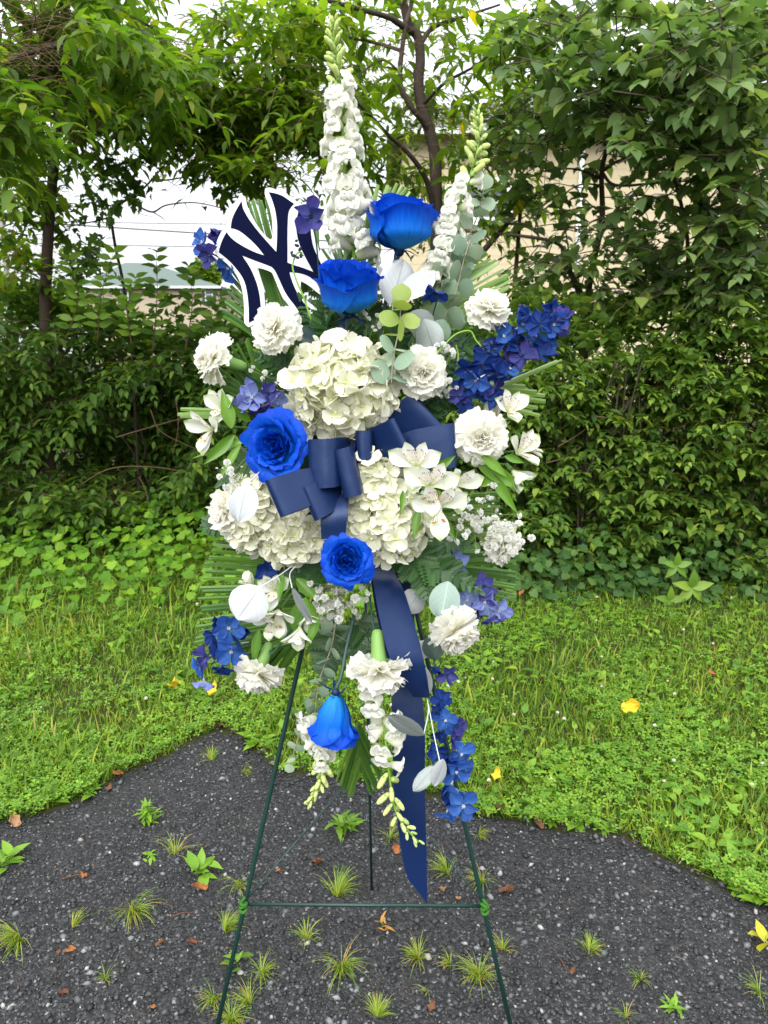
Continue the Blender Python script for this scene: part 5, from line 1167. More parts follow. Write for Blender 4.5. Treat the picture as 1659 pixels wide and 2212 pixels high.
for (u, v, s, sh) in ((1005, 845, 58, 0), (1040, 858, 56, 0), (1062, 838, 56, 2), (1010, 800, 62, 0), (1040, 790, 66, 0), (1075, 805, 60, 0), (1092, 775, 58, 2), (1060, 760, 60, 0), (1110, 740, 66, 0), (1130, 770, 58, 2), (1085, 730, 58, 1), (1125, 705, 62, 1), (1150, 735, 60, 1), (1165, 700, 56, 0), (1180, 740, 52, 1),
                  (1195, 700, 56, 1), (1190, 668, 46, 0), (1215, 690, 48, 2), (1140, 680, 44, 0), (1175, 770, 50, 0), (1000, 870, 46, 0), (1030, 820, 56, 1), (1100, 800, 52, 1), (1205, 725, 46, 2), (1070, 865, 44, 0), (990, 855, 40, 2)):
    d3.append((u, v, s, .09 + rng.uniform(-.02, .02), AX(rng.normal(.2, .6), .8, rng.normal(.1, .6)), sh))
delphinium('big dense spike of deep blue delphinium at upper right', d3, [[(960, 900, .04), (1030, 830, .07), (1120, 740, .07), (1200, 680, .07)]])
delphinium('pale violet delphinium florets above the left blue rose', [(545, 858, 60, .11, AX(0, 1, .1), 3), (528, 872, 44, .10, AX(-.4, .8, -.2), 3), (580, 850, 46, .09, AX(.2, .7, .3), 2), (600, 862, 42, .10, AX(.4, .8, 0), 3), (560, 880, 46, .10, None, 2), (535, 840, 40, .09, None, 3)], [[(560, 860, .07), (620, 900, .03)]])
d5 = [(495, 1355, 66, .09, AX(.1, 1, .1), 1), (500, 1405, 66, .10, AX(.1, 1, -.1), 1), (470, 1395, 50, .08, None, 0), (445, 1418, 52, .09, AX(-.6, .7, 0), 2), (435, 1440, 44, .09, AX(-.6, .6, -.3), 1), (480, 1440, 44, .09, AX(.1, .6, -.5), 0), (525, 1365, 44, .07, None, 0), (475, 1340, 44, .07, None, 0), (441, 1470, 46, .09, AX(0, .3, -1), 3), (520, 1390, 46, .08, None, 1), (460, 1370, 40, .08, None, 0)]
delphinium('blue delphinium hanging at the lower left edge', d5, [[(560, 1290, .03), (500, 1370, .06), (455, 1440, .07)]])
d6 = [(965, 1185, 44, .05, None, 2), (985, 1218, 56, .07, AX(.2, .9, .2), 3), (975, 1245, 46, .06, None, 2), (1045, 1268, 56, .08, AX(.3, .5, .8), 2), (1010, 1295, 60, .08, AX(-.2, .9, .1), 3), (1045, 1300, 54, .09, AX(.2, 1, .1), 3), (1075, 1318, 56, .09, AX(.4, .9, -.1), 3), (1060, 1335, 46, .09, AX(.2, .7, -.6), 2), (1065, 1290, 48, .08, None, 2), (1025, 1320, 46, .08, None, 2), (940, 1300, 40, .05, None, 0)]
delphinium('lilac blue delphinium behind the grey green disc leaf', d6, [[(930, 1150, .03), (985, 1230, .05), (1060, 1310, .06)]])
d7 = [(965, 1458, 42, .09, AX(.4, .8, .2), 2), (948, 1440, 34, .07, None, 0), (955, 1512, 44, .09, AX(.1, .7, .6), 0), (942, 1540, 36, .08, None, 0), (962, 1555, 52, .10, AX(.0, .9, .2), 1), (985, 1570, 44, .10, AX(.5, .8, -.1), 2), (950, 1580, 44, .08, None, 0), (975, 1600, 44, .09, None, 2), (995, 1628, 56, .10, AX(.2, .9, .2), 1), (945, 1625, 46, .08, None, 0),
      (965, 1640, 52, .10, None, 0), (985, 1665, 56, .11, AX(.1, 1, .0), 1), (1000, 1655, 44, .09, AX(.6, .8, 0), 1), (975, 1695, 50, .10, None, 1), (1000, 1738, 64, .12, AX(.1, 1, .0), 1), (970, 1720, 52, .10, None, 0), (965, 1755, 46, .10, AX(-.3, .6, -.7), 1), (990, 1710, 46, .10, None, 1), (1018, 1735, 40, .10, None, 1)]
delphinium('long bright blue delphinium trailing down the right easel leg', d7, [[(930, 1370, .04), (945, 1480, .07), (960, 1580, .08), (985, 1680, .08), (1000, 1760, .08)]])
delphinium('lone drooping blue floret beside the broad white leaves', [(938, 632, 50, .10, AX(.0, .5, -.7), 0)], [[(950, 625, .09), (930, 700, .05)]])
delphinium('blue floret showing under the lower left hydrangea', [(578, 1232, 52, .08, AX(-.1, .9, .1), 0), (592, 1215, 40, .07, None, 0), (588, 1252, 38, .08, None, 2)])
def curl(label, pts, fw, buds):
    o = thing('delphinium_tip', label, 'flower bud', A(pts[0][0], pts[0][1], fw), 'curled delphinium tips'); stem(o, [A(u, v, fw) for u, v in pts], .0016, M_snapg, 'stem', .0012)
    for (u, v, s) in buds:
        p = A(u, v, fw + .006); ob('bud', BUDD, o, TR(p - o.location) @ frame(AX(rng.normal(0, 1), .3, rng.normal(0, 1))) @ SC(met(s, p)))
curl('green curled tip with dark buds in front of the letter sign', [(672, 690), (655, 640), (640, 605), (632, 575), (640, 550), (650, 545), (655, 553)], .11, [(641, 530, 12), (648, 538, 12), (634, 552, 12), (650, 552, 12), (642, 556, 11), (630, 546, 10), (640, 520, 10)])
curl('green curled tip with dark buds left of the big blue delphinium', [(930, 780), (960, 745), (985, 722), (1015, 715), (1028, 735), (1045, 755)], .10, [(1048, 745, 14), (1062, 742, 13), (1070, 755, 12), (1056, 760, 12), (1040, 750, 10)])
curl('small curled tip under the upper right carnation', [(985, 800), (990, 770), (985, 745)], .08, [(975, 740, 12), (985, 735, 11), (968, 752, 12), (995, 750, 12), (1000, 770, 10), (985, 790, 10)])

# ---- alstroemeria lilies
def lily_mat(name, streak):
    m, t, pb, out = mat_base(name)
    at = t.nodes.new('ShaderNodeAttribute'); at.attribute_name = 't'; as_ = t.nodes.new('ShaderNodeAttribute'); as_.attribute_name = 's'
    col = ramp(t, at.outputs['Fac'], ((0, (.62, .70, .35)), (.2, (.80, .80, .62)), (.45, (.84, .83, .80)), (.85, (.84, .84, .78)), (.95, (.62, .72, .40)), (1, (.35, .5, .15))))
    if streak:
        cb = t.nodes.new('ShaderNodeCombineXYZ')
        for k, (src, sc_) in enumerate(((as_, 4.5), (at, 8.0))):
            mm = t.nodes.new('ShaderNodeMath'); mm.operation = 'MULTIPLY'; mm.inputs[1].default_value = sc_; t.links.new(src.outputs['Fac'], mm.inputs[0]); t.links.new(mm.outputs[0], cb.inputs[k])
        vo = t.nodes.new('ShaderNodeTexVoronoi'); vo.inputs['Scale'].default_value = 1.0; vo.inputs['Randomness'].default_value = .7; t.links.new(cb.outputs[0], vo.inputs['Vector'])
        d = ramp(t, vo.outputs['Distance'], ((0, (1, 1, 1)), (.30, (1, 1, 1)), (.38, (0, 0, 0)), (1, (0, 0, 0))))
        win = ramp(t, at.outputs['Fac'], ((0, (0, 0, 0)), (.2, (0, 0, 0)), (.3, (1, 1, 1)), (.68, (1, 1, 1)), (.76, (0, 0, 0)), (1, (0, 0, 0))))
        col = mixc(t, mixc(t, 1.0, d, win, 'MULTIPLY'), col, (.20, .05, .02))
        yel = ramp(t, at.outputs['Fac'], ((0, (0, 0, 0)), (.3, (.0,) * 3), (.5, (.35,) * 3), (.7, (.0,) * 3), (1, (0, 0, 0)))); col = mixc(t, yel, col, mixc(t, 1.0, col, (1, .85, .55), 'MULTIPLY'))
    else:
        rib = ramp(t, as_.outputs['Fac'], ((0, (.25,) * 3), (.06, (.0,) * 3), (1, (0, 0, 0)))); col = mixc(t, rib, col, (.45, .6, .2))
    t.links.new(col, pb.inputs['Base Color']); pb.inputs['Roughness'].default_value = .6; pb.inputs['Specular IOR Level'].default_value = .25
    see(t, out, pb, col, .32); return m
M_lily, M_lilys = lily_mat('lily_tepal', False), lily_mat('lily_streaked_tepal', True)
M_anther = plain('orange_anther', (.42, .20, .025), .7, .2); M_lleaf = leafmat('lily_leaf', ((0, (.075, .19, .02)), (1, (.13, .27, .03))), .35, .3, .5)
LO = [lobe_mesh('tepal_outer', M_lily, L=1, W=.28, prof='tepal', cup=.4, bend=-.18, ruf=.02, nu=7, nn=9)]; LI = [lobe_mesh('tepal_inner', M_lilys, L=1.0, W=.185, prof='tepal', cup=.35, bend=-.12, nu=7, nn=9), lobe_mesh('tepal_low', M_lily, L=.95, W=.24, prof='tepal', cup=.35, bend=-.12, nu=7, nn=9)]
for m_ in LO + LI: m_.name = 'tepal'
sv, sf = [], []
for k in range(6):
    a = -PI / 2 + (k - 2.5) * .22; e = [(0, 0, 0), (.12 * math.cos(a), .12 * math.sin(a), .35), (.30 * math.cos(a), .30 * math.sin(a), .62)]; sv, sf = join((sv, sf), tube(e, .015, .012, 4))
STAM = new_mesh('blossom', sv, sf, plain('lily_filament', (.75, .72, .6), .6, .2))
av, af = lathe([(-.055, .0), (-.035, .024), (.035, .024), (.055, .0)], 6); ANTH = new_mesh('anther', av, af, M_anther)
def lily(label, blooms, leaves=(), stem_to=(745, 1050, .02)):
    b0 = A(blooms[0][0], blooms[0][1], blooms[0][3]); o = thing('alstroemeria', label, 'lily', b0, 'white alstroemeria lilies')
    hub = None
    for (u, v, s, fw, axis, opn) in blooms:
        p = A(u, v, fw); S = met(s, p) / 2; upv = Vector((0, 0, 1)); z = axis; y = (upv - z * upv.dot(z)).normalized() if abs(z.z) < .95 else Vector((0, 1, 0)); x = y.cross(z); R3 = Matrix((x, y, z)).transposed().to_4x4()
        B = TR(p - z * S * .45 - o.location) @ R3 @ SC(S * 1.42)
        e = ob('blossom', STAM, o, B)
        for k in range(3):
            ob('tepal', LO[0], e, lean(PI / 2 + PI / 3 + k * 2 * PI / 3 + rng.normal(0, .06), opn + rng.normal(0, .08)) )
        for k, a in enumerate((PI / 2 + .42, PI / 2 - .42, -PI / 2)):
            ob('tepal', LI[0 if k < 2 else 1], e, TR(Vector((0, 0, .03))) @ lean(a + rng.normal(0, .05), opn + .12 + rng.normal(0, .06)))
        for k in (0, 1, 3, 4):
            a = -PI / 2 + (k - 2) * .26 + rng.normal(0, .12); ra = rng.uniform(.18, .36); ob('anther', ANTH, e, TR(Vector((ra * math.cos(a), ra * math.sin(a), rng.uniform(.5, .66)))) @ RX(rng.uniform(0, 2)) @ RY(rng.uniform(0, 2)))
        V, Fc = lathe([(-.35, .03), (-.3, .08), (-.1, .10), (.05, .13)], 8); ob('ovary', new_mesh('ovary', V, Fc, M_stemg), e)
        bk = p - z * S * .45 - z * (S * .4); stem(o, [bk, bk.lerp(A(*stem_to), .4) - z * S * .2, A(*stem_to)], .0016, M_stemg)
    for (ua, va, ub, vb, hw, fa, fb, turn) in leaves:
        a = A(ua, va, fa); b = A(ub, vb, fb); L = (b - a).length; zz = (-FWD).copy(); zz.rotate(Quaternion((b - a).normalized(), turn))
        V, Q, at = lobe(1, met(hw, a) / L, 'lance', cup=.35, bend=-.12, nu=5, nn=10); ob('leaf', new_mesh('leaf', V, Q, M_lleaf), o, Matrix(npm([a - o.location], [b - a], [zz], [L])[0].tolist()))
lily('pair of white lilies at far left with yellow anthers', [(448, 930, 92, .10, AX(-.5, .75, -.1), .85), (476, 880, 78, .09, AX(-.15, .8, .35), .9)], [(500, 925, 480, 840, 16, .10, .11, .3), (505, 940, 440, 1005, 14, .10, .11, -.3), (540, 950, 410, 985, 9, .09, .10, .3), (520, 960, 470, 1035, 10, .1, .11, .2), (540, 910, 500, 870, 12, .08, .1, -.4)], (600, 930, .05))
lily('white lily directly above the large right carnation', [(1103, 885, 82, .10, AX(.15, .8, .45), .95), (1070, 895, 56, .07, AX(-.4, .7, .4), 1.1)], [(1050, 940, 1105, 910, 10, .09, .1, .3)], (960, 960, .04))
lily('group of white lilies at the right edge, lowest one drooping', [(1128, 975, 92, .10, AX(.45, .6, .35), .9), (1142, 965, 66, .08, AX(.8, .3, .35), 1.1), (1115, 1025, 78, .10, AX(.5, .6, -.5), 1.15)], [(1030, 1000, 1145, 1062, 18, .10, .11, .2), (1040, 985, 1100, 1030, 13, .12, .12, -.3), (1060, 1020, 1118, 1112, 13, .10, .11, .3), (1000, 990, 1060, 1010, 12, .08, .1, .1), (1090, 985, 1135, 1000, 9, .12, .12, .0), (1040, 1050, 1066, 1020, 12, .1, .1, .5)], (930, 990, .04))
lily('cluster of four speckled white lilies beside the central hydrangea', [(897, 1008, 104, .19, AX(-.15, 1, .12), .72), (930, 1053, 112, .21, AX(.0, 1, -.05), .66), (988, 1050, 100, .19, AX(.4, .9, -.05), .75), (948, 1100, 112, .21, AX(.05, 1, -.15), .62)], [(905, 1100, 892, 1165, 11, .17, .18, .4), (870, 1060, 868, 1110, 8, .18, .19, -.4), (960, 1120, 985, 1170, 9, .15, .16, .3), (930, 1020, 985, 985, 12, .15, .16, .2)], (850, 1050, .05))
lily('drooping white lilies beside the round white disc leaf', [(592, 1275, 82, .13, AX(-.1, .8, .3), 1.0), (600, 1330, 92, .14, AX(.05, .75, -.35), .9), (645, 1368, 80, .13, AX(-.1, .6, -.6), 1.05), (543, 1262, 62, .11, AX(-.3, .3, .8), 1.2), (665, 1335, 66, .12, AX(.3, .6, -.4), 1.1), (582, 1345, 70, .14, AX(-.35, .75, -.3), .9)],
     [(660, 1290, 690, 1365, 18, .12, .13, .5), (645, 1300, 650, 1400, 22, .10, .11, .2), (612, 1240, 600, 1300, 12, .14, .15, .5), (560, 1360, 545, 1440, 12, .09, .1, .2), (640, 1250, 690, 1300, 15, .1, .11, -.3), (690, 1330, 660, 1400, 12, .13, .14, .3)], (690, 1200, .04))

# ---- baby's breath
def puff_mesh(j):
    key = ('puff', j)
    if key not in _lib:
        r = np.random.default_rng(50 + j); pr = []
        for k in range(16):
            V, Q, at = lobe(1, .42, 'fan', .2, .1, .12, 1.5, k, 4, 3); M = RZ(k * 2.4) @ RY(-(.05 + 1.35 * k / 16)); pr.append(([tuple(M @ Vector(v)) for v in V], [tuple(map(int, f)) for f in Q]))
        _lib[key] = new_mesh('blossom', *join(*pr), M_gyp, smooth=False)
    return _lib[key]
def gyp(label, u, v, ru, rv, n, fw, root_uv, size=11, spread=.03):
    o = thing('baby_breath_sprig', label, "baby's breath", A(*root_uv), "baby's breath sprigs"); b = Vector((0, 0, 0)); SV = ([], [])
    nb = max(3, n // 5); nodes = []
    for k in range(nb):
        a = rng.uniform(0, 2 * PI); r = math.sqrt(rng.random()) * .8; nodes.append(A(u + ru * r * math.cos(a), v + rv * r * math.sin(a), fw + rng.uniform(-spread, spread)) - o.location)
    for q in nodes: SV = join(SV, tube(spline([b, q * .5 + Vector((0, 0, .01)), q.lerp(b, .25)], 3), .0007, .0005, 4, False))
    for k in range(n):
        q = nodes[k % nb]; p = q + Vector(rng.normal(0, 1, 3)) * met(min(ru, rv) * .36, A(u, v)); s = met(size / 2, A(u, v)) * rng.uniform(.75, 1.2)
        SV = join(SV, tube([q.lerp(b, .25), p], .0005, .0004, 4, False))
        ob('blossom', puff_mesh(k % 3), o, TR(p) @ frame(AX(rng.normal(0, .6), 1, rng.normal(.2, .6))) @ SC(s))
    for k in range(n // 3):
        q = nodes[k % nb]; p = q + Vector(rng.normal(0, 1, 3)) * met(min(ru, rv) * .45, A(u, v)); SV = join(SV, tube([q.lerp(b, .2), p], .0005, .0004, 4, False))
        ob('bud', puff_mesh(0), o, TR(p) @ frame(Vector((0, 0, 1))) @ SC(met(size * .2, A(u, v))))
    ob('stem', new_mesh('stem', *SV, M_gypst), o)
gyp("baby's breath tucked left of the open blue rose", 512, 1018, 28, 32, 16, .12, (570, 990, .06), 14, .01)
gyp("thin baby's breath above the pale violet florets", 575, 822, 52, 32, 13, .09, (640, 870, .04), 11)
gyp("baby's breath cloud below the spiral blue rose", 735, 1308, 86, 46, 70, .085, (760, 1230, .06), 17, .03)
gyp("baby's breath spreading right of the speckled lilies", 1042, 1132, 80, 64, 64, .12, (930, 1150, .05), 16, .03)
gyp("baby's breath right of the carnation near the big hydrangea", 962, 800, 24, 66, 26, .10, (900, 900, .04), 13, .015)
gyp("baby's breath peeping out under the second blue rose", 802, 690, 24, 28, 13, .08, (790, 760, .04), 11, .01)

# ================================================================== LETTER SIGN
S_ = .4822 / 1.8517
def sg(pl): return [(378.03 + x * S_, 378.03 + y * S_) for x, y in pl]
WHITE = [(565, 168), (587, 185), (590, 240), (620, 310), (680, 420), (745, 500), (780, 530), (797, 536), (810, 515), (808, 400), (795, 310), (770, 230), (742, 160), (748, 112), (770, 103), (800, 106), (880, 135), (960, 180), (1025, 232), (1075, 245), (1120, 300), (1150, 380), (1163, 500), (1190, 610), (1225, 700), (1280, 800), (1290, 960), (1225, 1000),
         (1190, 985), (1110, 915), (1045, 880), (1040, 930), (1060, 1000), (1110, 1060), (1175, 1098), (1178, 1125), (1135, 1152), (1020, 1197), (985, 1150), (930, 1060), (890, 1020), (815, 830), (800, 803), (700, 768), (678, 778), (690, 830), (735, 960), (745, 1050), (742, 1200), (610, 1262), (570, 1232), (575, 1100), (560, 950), (520, 840), (440, 740), (350, 672), (328, 640), (335, 590), (365, 500), (415, 430), (440, 385), (470, 270), (515, 200), (540, 175)]
NAVY = [(552, 215), (560, 270), (590, 330), (640, 405), (700, 480), (770, 560), (840, 637), (845, 560), (848, 450), (845, 380), (830, 280), (800, 190), (777, 142), (830, 150), (890, 170), (940, 205), (987, 238), (955, 275), (940, 310), (935, 380), (932, 500), (933, 600), (933, 725), (980, 745), (1050, 765), (1147, 803), (1090, 700), (1040, 600), (1010, 500), (1005, 430), (1010, 360), (1025, 290),
        (1060, 280), (1100, 350), (1125, 440), (1130, 520), (1150, 610), (1195, 700), (1235, 790), (1240, 880), (1232, 945), (1200, 910), (1130, 850), (1050, 815), (950, 805), (960, 850), (990, 930), (1030, 1010), (1080, 1075), (1130, 1112), (1040, 1155), (1000, 1090), (920, 990), (870, 880), (820, 770), (760, 745), (650, 705), (557, 668), (620, 760), (670, 870), (700, 980), (712, 1085), (712, 1180),
        (612, 1225), (612, 1100), (600, 980), (575, 870), (520, 790), (450, 710), (362, 640), (375, 580), (400, 520), (427, 473), (470, 530), (560, 590), (660, 640), (738, 665), (690, 600), (620, 530), (560, 480), (510, 450), (462, 440), (470, 370), (500, 300)]
def smooth_poly(pl, it=1, sharp=.55):
    for _ in range(it):
        out = []; n = len(pl)
        for i in range(n):
            a, b, c_ = Vector(pl[i - 1]), Vector(pl[i]), Vector(pl[(i + 1) % n]); d0, d1 = (b - a), (c_ - b)
            if d0.length and d1.length and d0.normalized().dot(d1.normalized()) > sharp: out += [tuple(b.lerp(a, .25)), tuple(b.lerp(c_, .25))]
            else: out.append(tuple(b))
        pl = out
    return pl
def plate(pl, Y, th):
    q = [P(u, v, Y) for u, v in pl]; n = len(q); tris = geometry.tessellate_polygon([[Vector((p.x, p.z, 0)) for p in q]])
    V = q + [p + Vector((0, th, 0)) for p in q]; Fc = []
    for t in tris:
        a, b, c_ = t; nrm = (q[b] - q[a]).cross(q[c_] - q[a])
        if nrm.y > 0: a, b, c_ = a, c_, b
        Fc.append((a, b, c_)); Fc.append((a + n, c_ + n, b + n))
    for i in range(n): Fc.append((i, i + n, (i + 1) % n + n, (i + 1) % n))
    return V, Fc
YS = YB(570) - .035
so_ = thing('letter_sign', 'white foam board sign with navy interlocking N and Y letters', 'sign', P(590, 580, YS)); LO_ = so_.location
M_board = plain('white_foam_board', (.72, .73, .73), .55, .35); M_navy = plain('navy_print', (.0022, .0042, .026), .55, .04)
ob('board', new_mesh('board', *local(plate(smooth_poly(sg(WHITE), 2), YS, .005), LO_), M_board, smooth=False), so_)
ob('letters', new_mesh('letters', *local(plate(smooth_poly(sg(NAVY), 2), YS - .0006, .0004), LO_), M_navy, smooth=False), so_)
ob('pick', new_mesh('pick', *local(tube([P(640, 640, YS + .009), P(665, 720, YS + .012), P(690, 800, YS + .02)], .0028, .0028, 7), LO_), plain('wooden_pick', (.52, .38, .22), .7, .2)), so_)

# ================================================================== RIBBON
def satin():
    m, t, pb, out = mat_base('navy_satin'); pb.inputs['Base Color'].default_value = (.0055, .0165, .066, 1); pb.inputs['Roughness'].default_value = .33; pb.inputs['Specular IOR Level'].default_value = .42; pb.inputs['Anisotropic'].default_value = .5
    pb.inputs['Specular Tint'].default_value = (.6, .72, 1, 1); ad = t.nodes.new('ShaderNodeMath'); ad.operation = 'MULTIPLY_ADD'; ad.inputs[1].default_value = 12; t.links.new(noise_node(t, 26, 2, .4), ad.inputs[0]); t.links.new(noise_node(t, 1400, 2), ad.inputs[2]); bump(t, pb, ad.outputs[0], .22, .0006); return m
M_rib = satin()
rb = thing('ribbon_bow', 'wide navy satin ribbon bow with two long hanging tails', 'ribbon bow', A(765, 980, .08)); RO = rb.location
def ruled(a, b, n=8, th=.0004):
    qa, qb = spline(a, n), spline(b, n); V = []; Fc = []; m_ = 5
    for x, y in zip(qa, qb):
        for k in range(m_): V.append(x.lerp(y, k / (m_ - 1)))
    for i in range(len(qa) - 1):
        for k in range(m_ - 1): a0 = i * m_ + k; Fc.append((a0, a0 + m_, a0 + m_ + 1, a0 + 1))
    return V, Fc
def thick(o, th=.0005):
    return o
def loop(knot, tip, wu, wv, opening, knot_w=.45, back=.0):
    """a bow loop: knot (u,v,f) -> tip (u,v,f) and back, the band wu,wv wide in frame units"""
    k = A(*knot); t = A(*tip); d = t - k; c_ = A(tip[0] + wu / 2, tip[1] + wv / 2, tip[2]) - A(tip[0] - wu / 2, tip[1] - wv / 2, tip[2]); n = d.cross(c_).normalized()
    if n.dot(FWD) > 0: n = -n
    op = met(opening, k); prof = [(0, .0), (.25, .7), (.55, 1), (.85, 1.0), (.97, .62), (1.0, .0), (.97, -.62), (.85, -1), (.55, -1), (.25, -.7), (0, .0)]
    ea, eb = [], []
    for i, (x, y) in enumerate(prof):
        p = k + d * x + n * (y * op * .5); w = c_ * (knot_w + (1 - knot_w) * min(1, x / .6)) * .5; ea.append(p - w); eb.append(p + w)
    return thick(ob('loop', new_mesh('loop', *local(ruled(ea, eb, 5), RO), M_rib), rb))
loop((800, 975, .06), (926, 886, .10), 70, 76, 22, .62); loop((800, 990, .08), (984, 962, .115), 4, 96, 24, .6); loop((785, 985, .09), (872, 948, .15), 44, 90, 20, .8)
loop((752, 990, .07), (688, 1002, .175), 4, 106, 62, .85); loop((762, 1000, .08), (748, 1022, .175), 26, 104, 40, .8); loop((775, 970, .08), (790, 965, .14), 0, 70, 34, .7)
loop((750, 1025, .12), (590, 1078, .205), 34, 78, 32, .5); loop((760, 1040, .10), (668, 1090, .185), 30, 70, 30, .5); loop((775, 960, .04), (820, 890, .07), 70, 50, 30, .7)
thick(ob('tail', new_mesh('tail', *local(ruled([A(695, 1050, .13), A(692, 1110, .17), A(694, 1165, .17)], [A(755, 1040, .12), A(752, 1100, .165), A(746, 1160, .165)]), RO), M_rib), rb))
thick(ob('tail', new_mesh('tail', *local(ruled([A(770, 1050, .06), A(797, 1205, .07), A(806, 1260, .10), A(822, 1345, .13), A(842, 1420, .145), A(872, 1475, .13), A(893, 1506, .11)], [A(825, 1050, .06), A(842, 1205, .05), A(872, 1275, .075), A(893, 1340, .10), A(912, 1410, .125), A(922, 1460, .125), A(929, 1508, .11)]), RO), M_rib), rb))
thick(ob('tail', new_mesh('tail', *local(ruled([A(765, 1050, .04), A(797, 1210, .04), A(808, 1300, .05), A(838, 1440, .06), A(848, 1560, .075), A(849, 1670, .08), A(857, 1758, .08), A(868, 1846, .08), A(880, 1897, .08)], [A(830, 1050, .03), A(868, 1210, .03), A(890, 1300, .03), A(905, 1440, .05), A(917, 1560, .07), A(918, 1670, .075), A(919, 1758, .08), A(922, 1860, .08), A(923, 1953, .08)]), RO), M_rib), rb))
kn = A(768, 985, .10); V, Fc = lathe([(-.5, .30), (-.3, .42), (0, .46), (.3, .42), (.5, .30)], 10); ob('knot', new_mesh('knot', V, Fc, M_rib), rb, TR(kn - RO) @ SC(met(60, kn)))
# ================================================================== WEEDS AND FALLEN LEAVES
G_tuft = leafmat('tuft_blade', ((0, (.11, .22, .02)), (.5, (.21, .33, .035)), (.8, (.33, .37, .06)), (1, (.40, .24, .09))), .5, .4, .3)
G_weed = leafmat('weed_leaf', ((0, (.12, .26, .02)), (1, (.20, .36, .035))), .45, .4, .35)
def tblade():
    ts = np.linspace(0, 1, 6); V = []; T = []
    for t in ts[:-1]:
        b = .045 * (1 - t) ** .6; V += [(-b, .58 * t ** 2.4, t - .28 * t ** 3), (b, .58 * t ** 2.4, t - .28 * t ** 3)]
    V.append((0, .58, .72))
    for i in range(4): a = 2 * i; T += [(a, a + 1, a + 3), (a, a + 3, a + 2)]
    T.append((8, 9, 10)); return np.array(V, float), np.array(T)
TBLADE = tblade()
def ground(u, v):
    p = G(u, v, .01); return Vector((p.x, p.y, float(asphalt_h(p.x, p.y)) if p.y < edge_y(p.x) else 0.0))
def tuft(label, u, v, h, w, n):
    g = ground(u, v); H = met(h, g) * .85; Wd = met(w, g) / 2; n = int(n * 1.7); o = thing('grass_tuft', label, 'grass tuft', g, 'grass tufts in the asphalt')
    a = rng.uniform(0, 2 * PI) + rng.normal(0, rng.choice([.7, 1.0, 1.6]), n); r = np.abs(rng.normal(0, .3, n)) * Wd; tl = np.clip(np.abs(rng.normal(.25, .42, n)), 0, 1.4)
    z = np.stack([np.cos(a) * np.sin(tl), np.sin(a) * np.sin(tl), np.cos(tl)], 1); ph = a - PI / 2; xd = np.stack([np.cos(ph), np.sin(ph), np.zeros(n)], 1)
    L = H * rng.uniform(.3, 1.25, n); M = npm(np.stack([r * np.cos(a) * .5, r * np.sin(a) * .5, np.full(n, -.002)], 1), xd, z, L); M[:, :3, 0] *= (.045 / L)[:, None] ** .75 * .45
    merged('blades', TBLADE, M, G_tuft, o, 'stuff')
    return o
for args in (('large grass tuft alone in the left half of the asphalt', 285, 1972, 90, 80, 60), ('broad grass clump at the left picture edge', 46, 2030, 85, 110, 90), ('wispy small grass tuft right of the left edge clump', 157, 2005, 50, 50, 22), ('spindly grass left of the broad leaved weed', 378, 1845, 70, 80, 26),
             ('thin tall grass touching the left easel leg above the crossbar', 515, 1915, 80, 50, 24), ('yellowing grass tuft behind the left easel leg below the crossbar', 485, 2014, 62, 62, 60), ('grass tuft right of the bright broad leaved plant', 566, 2106, 60, 55, 40), ('grass tuft at the bottom left of the left easel leg', 463, 2160, 60, 62, 40),
             ('straggly grass tuft low between the easel legs at left', 540, 2170, 65, 60, 36), ('bottom edge grass tuft crossed by the left easel leg', 500, 2205, 60, 80, 60), ('tiny sprig of grass on the bare lower left asphalt', 228, 2116, 45, 36, 14), ('grass tuft just under the left part of the crossbar', 662, 2028, 60, 66, 34),
             ('dense grass tuft behind the crossbar left of the ribbon end', 728, 1934, 75, 85, 70), ('tall yellow grass tuft in the middle below the crossbar', 738, 2090, 90, 75, 60), ('grass tuft at the ragged asphalt edge left of the easel', 458, 1642, 40, 62, 36), ('sparse grass tuft by the left easel leg near the lawn', 524, 1668, 40, 50, 20),
             ('bushy grass tuft below the ribbon tip', 903, 2068, 60, 55, 44), ('widest grass tuft right of centre below the crossbar', 1034, 2106, 72, 80, 66), ('small grass tuft right of the right easel leg', 1086, 2050, 50, 40, 22), ('lone grass tuft in the right half of the asphalt', 1272, 2052, 45, 72, 50), ('small brownish tuft on the lower right asphalt', 1384, 2114, 40, 40, 20),
             ('grass tuft behind the right brace left of the leg', 967, 1885, 62, 70, 50), ('grass tuft behind the right easel leg', 1042, 1903, 60, 60, 40), ('short grass tuft under the lowest blue florets', 1034, 1803, 40, 55, 34), ('thin grass tuft behind the hanging ribbon', 842, 1808, 45, 45, 26), ('bottom edge grass tuft in the middle of the picture', 815, 2196, 55, 90, 60),
             ('curved grass sprig at the bottom right of the asphalt', 1352, 2198, 45, 45, 14), ('grass sprig at the lower right picture edge', 1640, 2140, 60, 36, 24), ('short grass tuft left of the widest one below the crossbar', 973, 2082, 45, 34, 24), ('lone upright blades beside the right easel leg foot', 925, 2140, 45, 20, 10)):
    tuft(*args)
WL = leaf_t('ovate', .26, .2, -.35, 6); WLN = leaf_t('lance', .14, .2, -.3, 6)
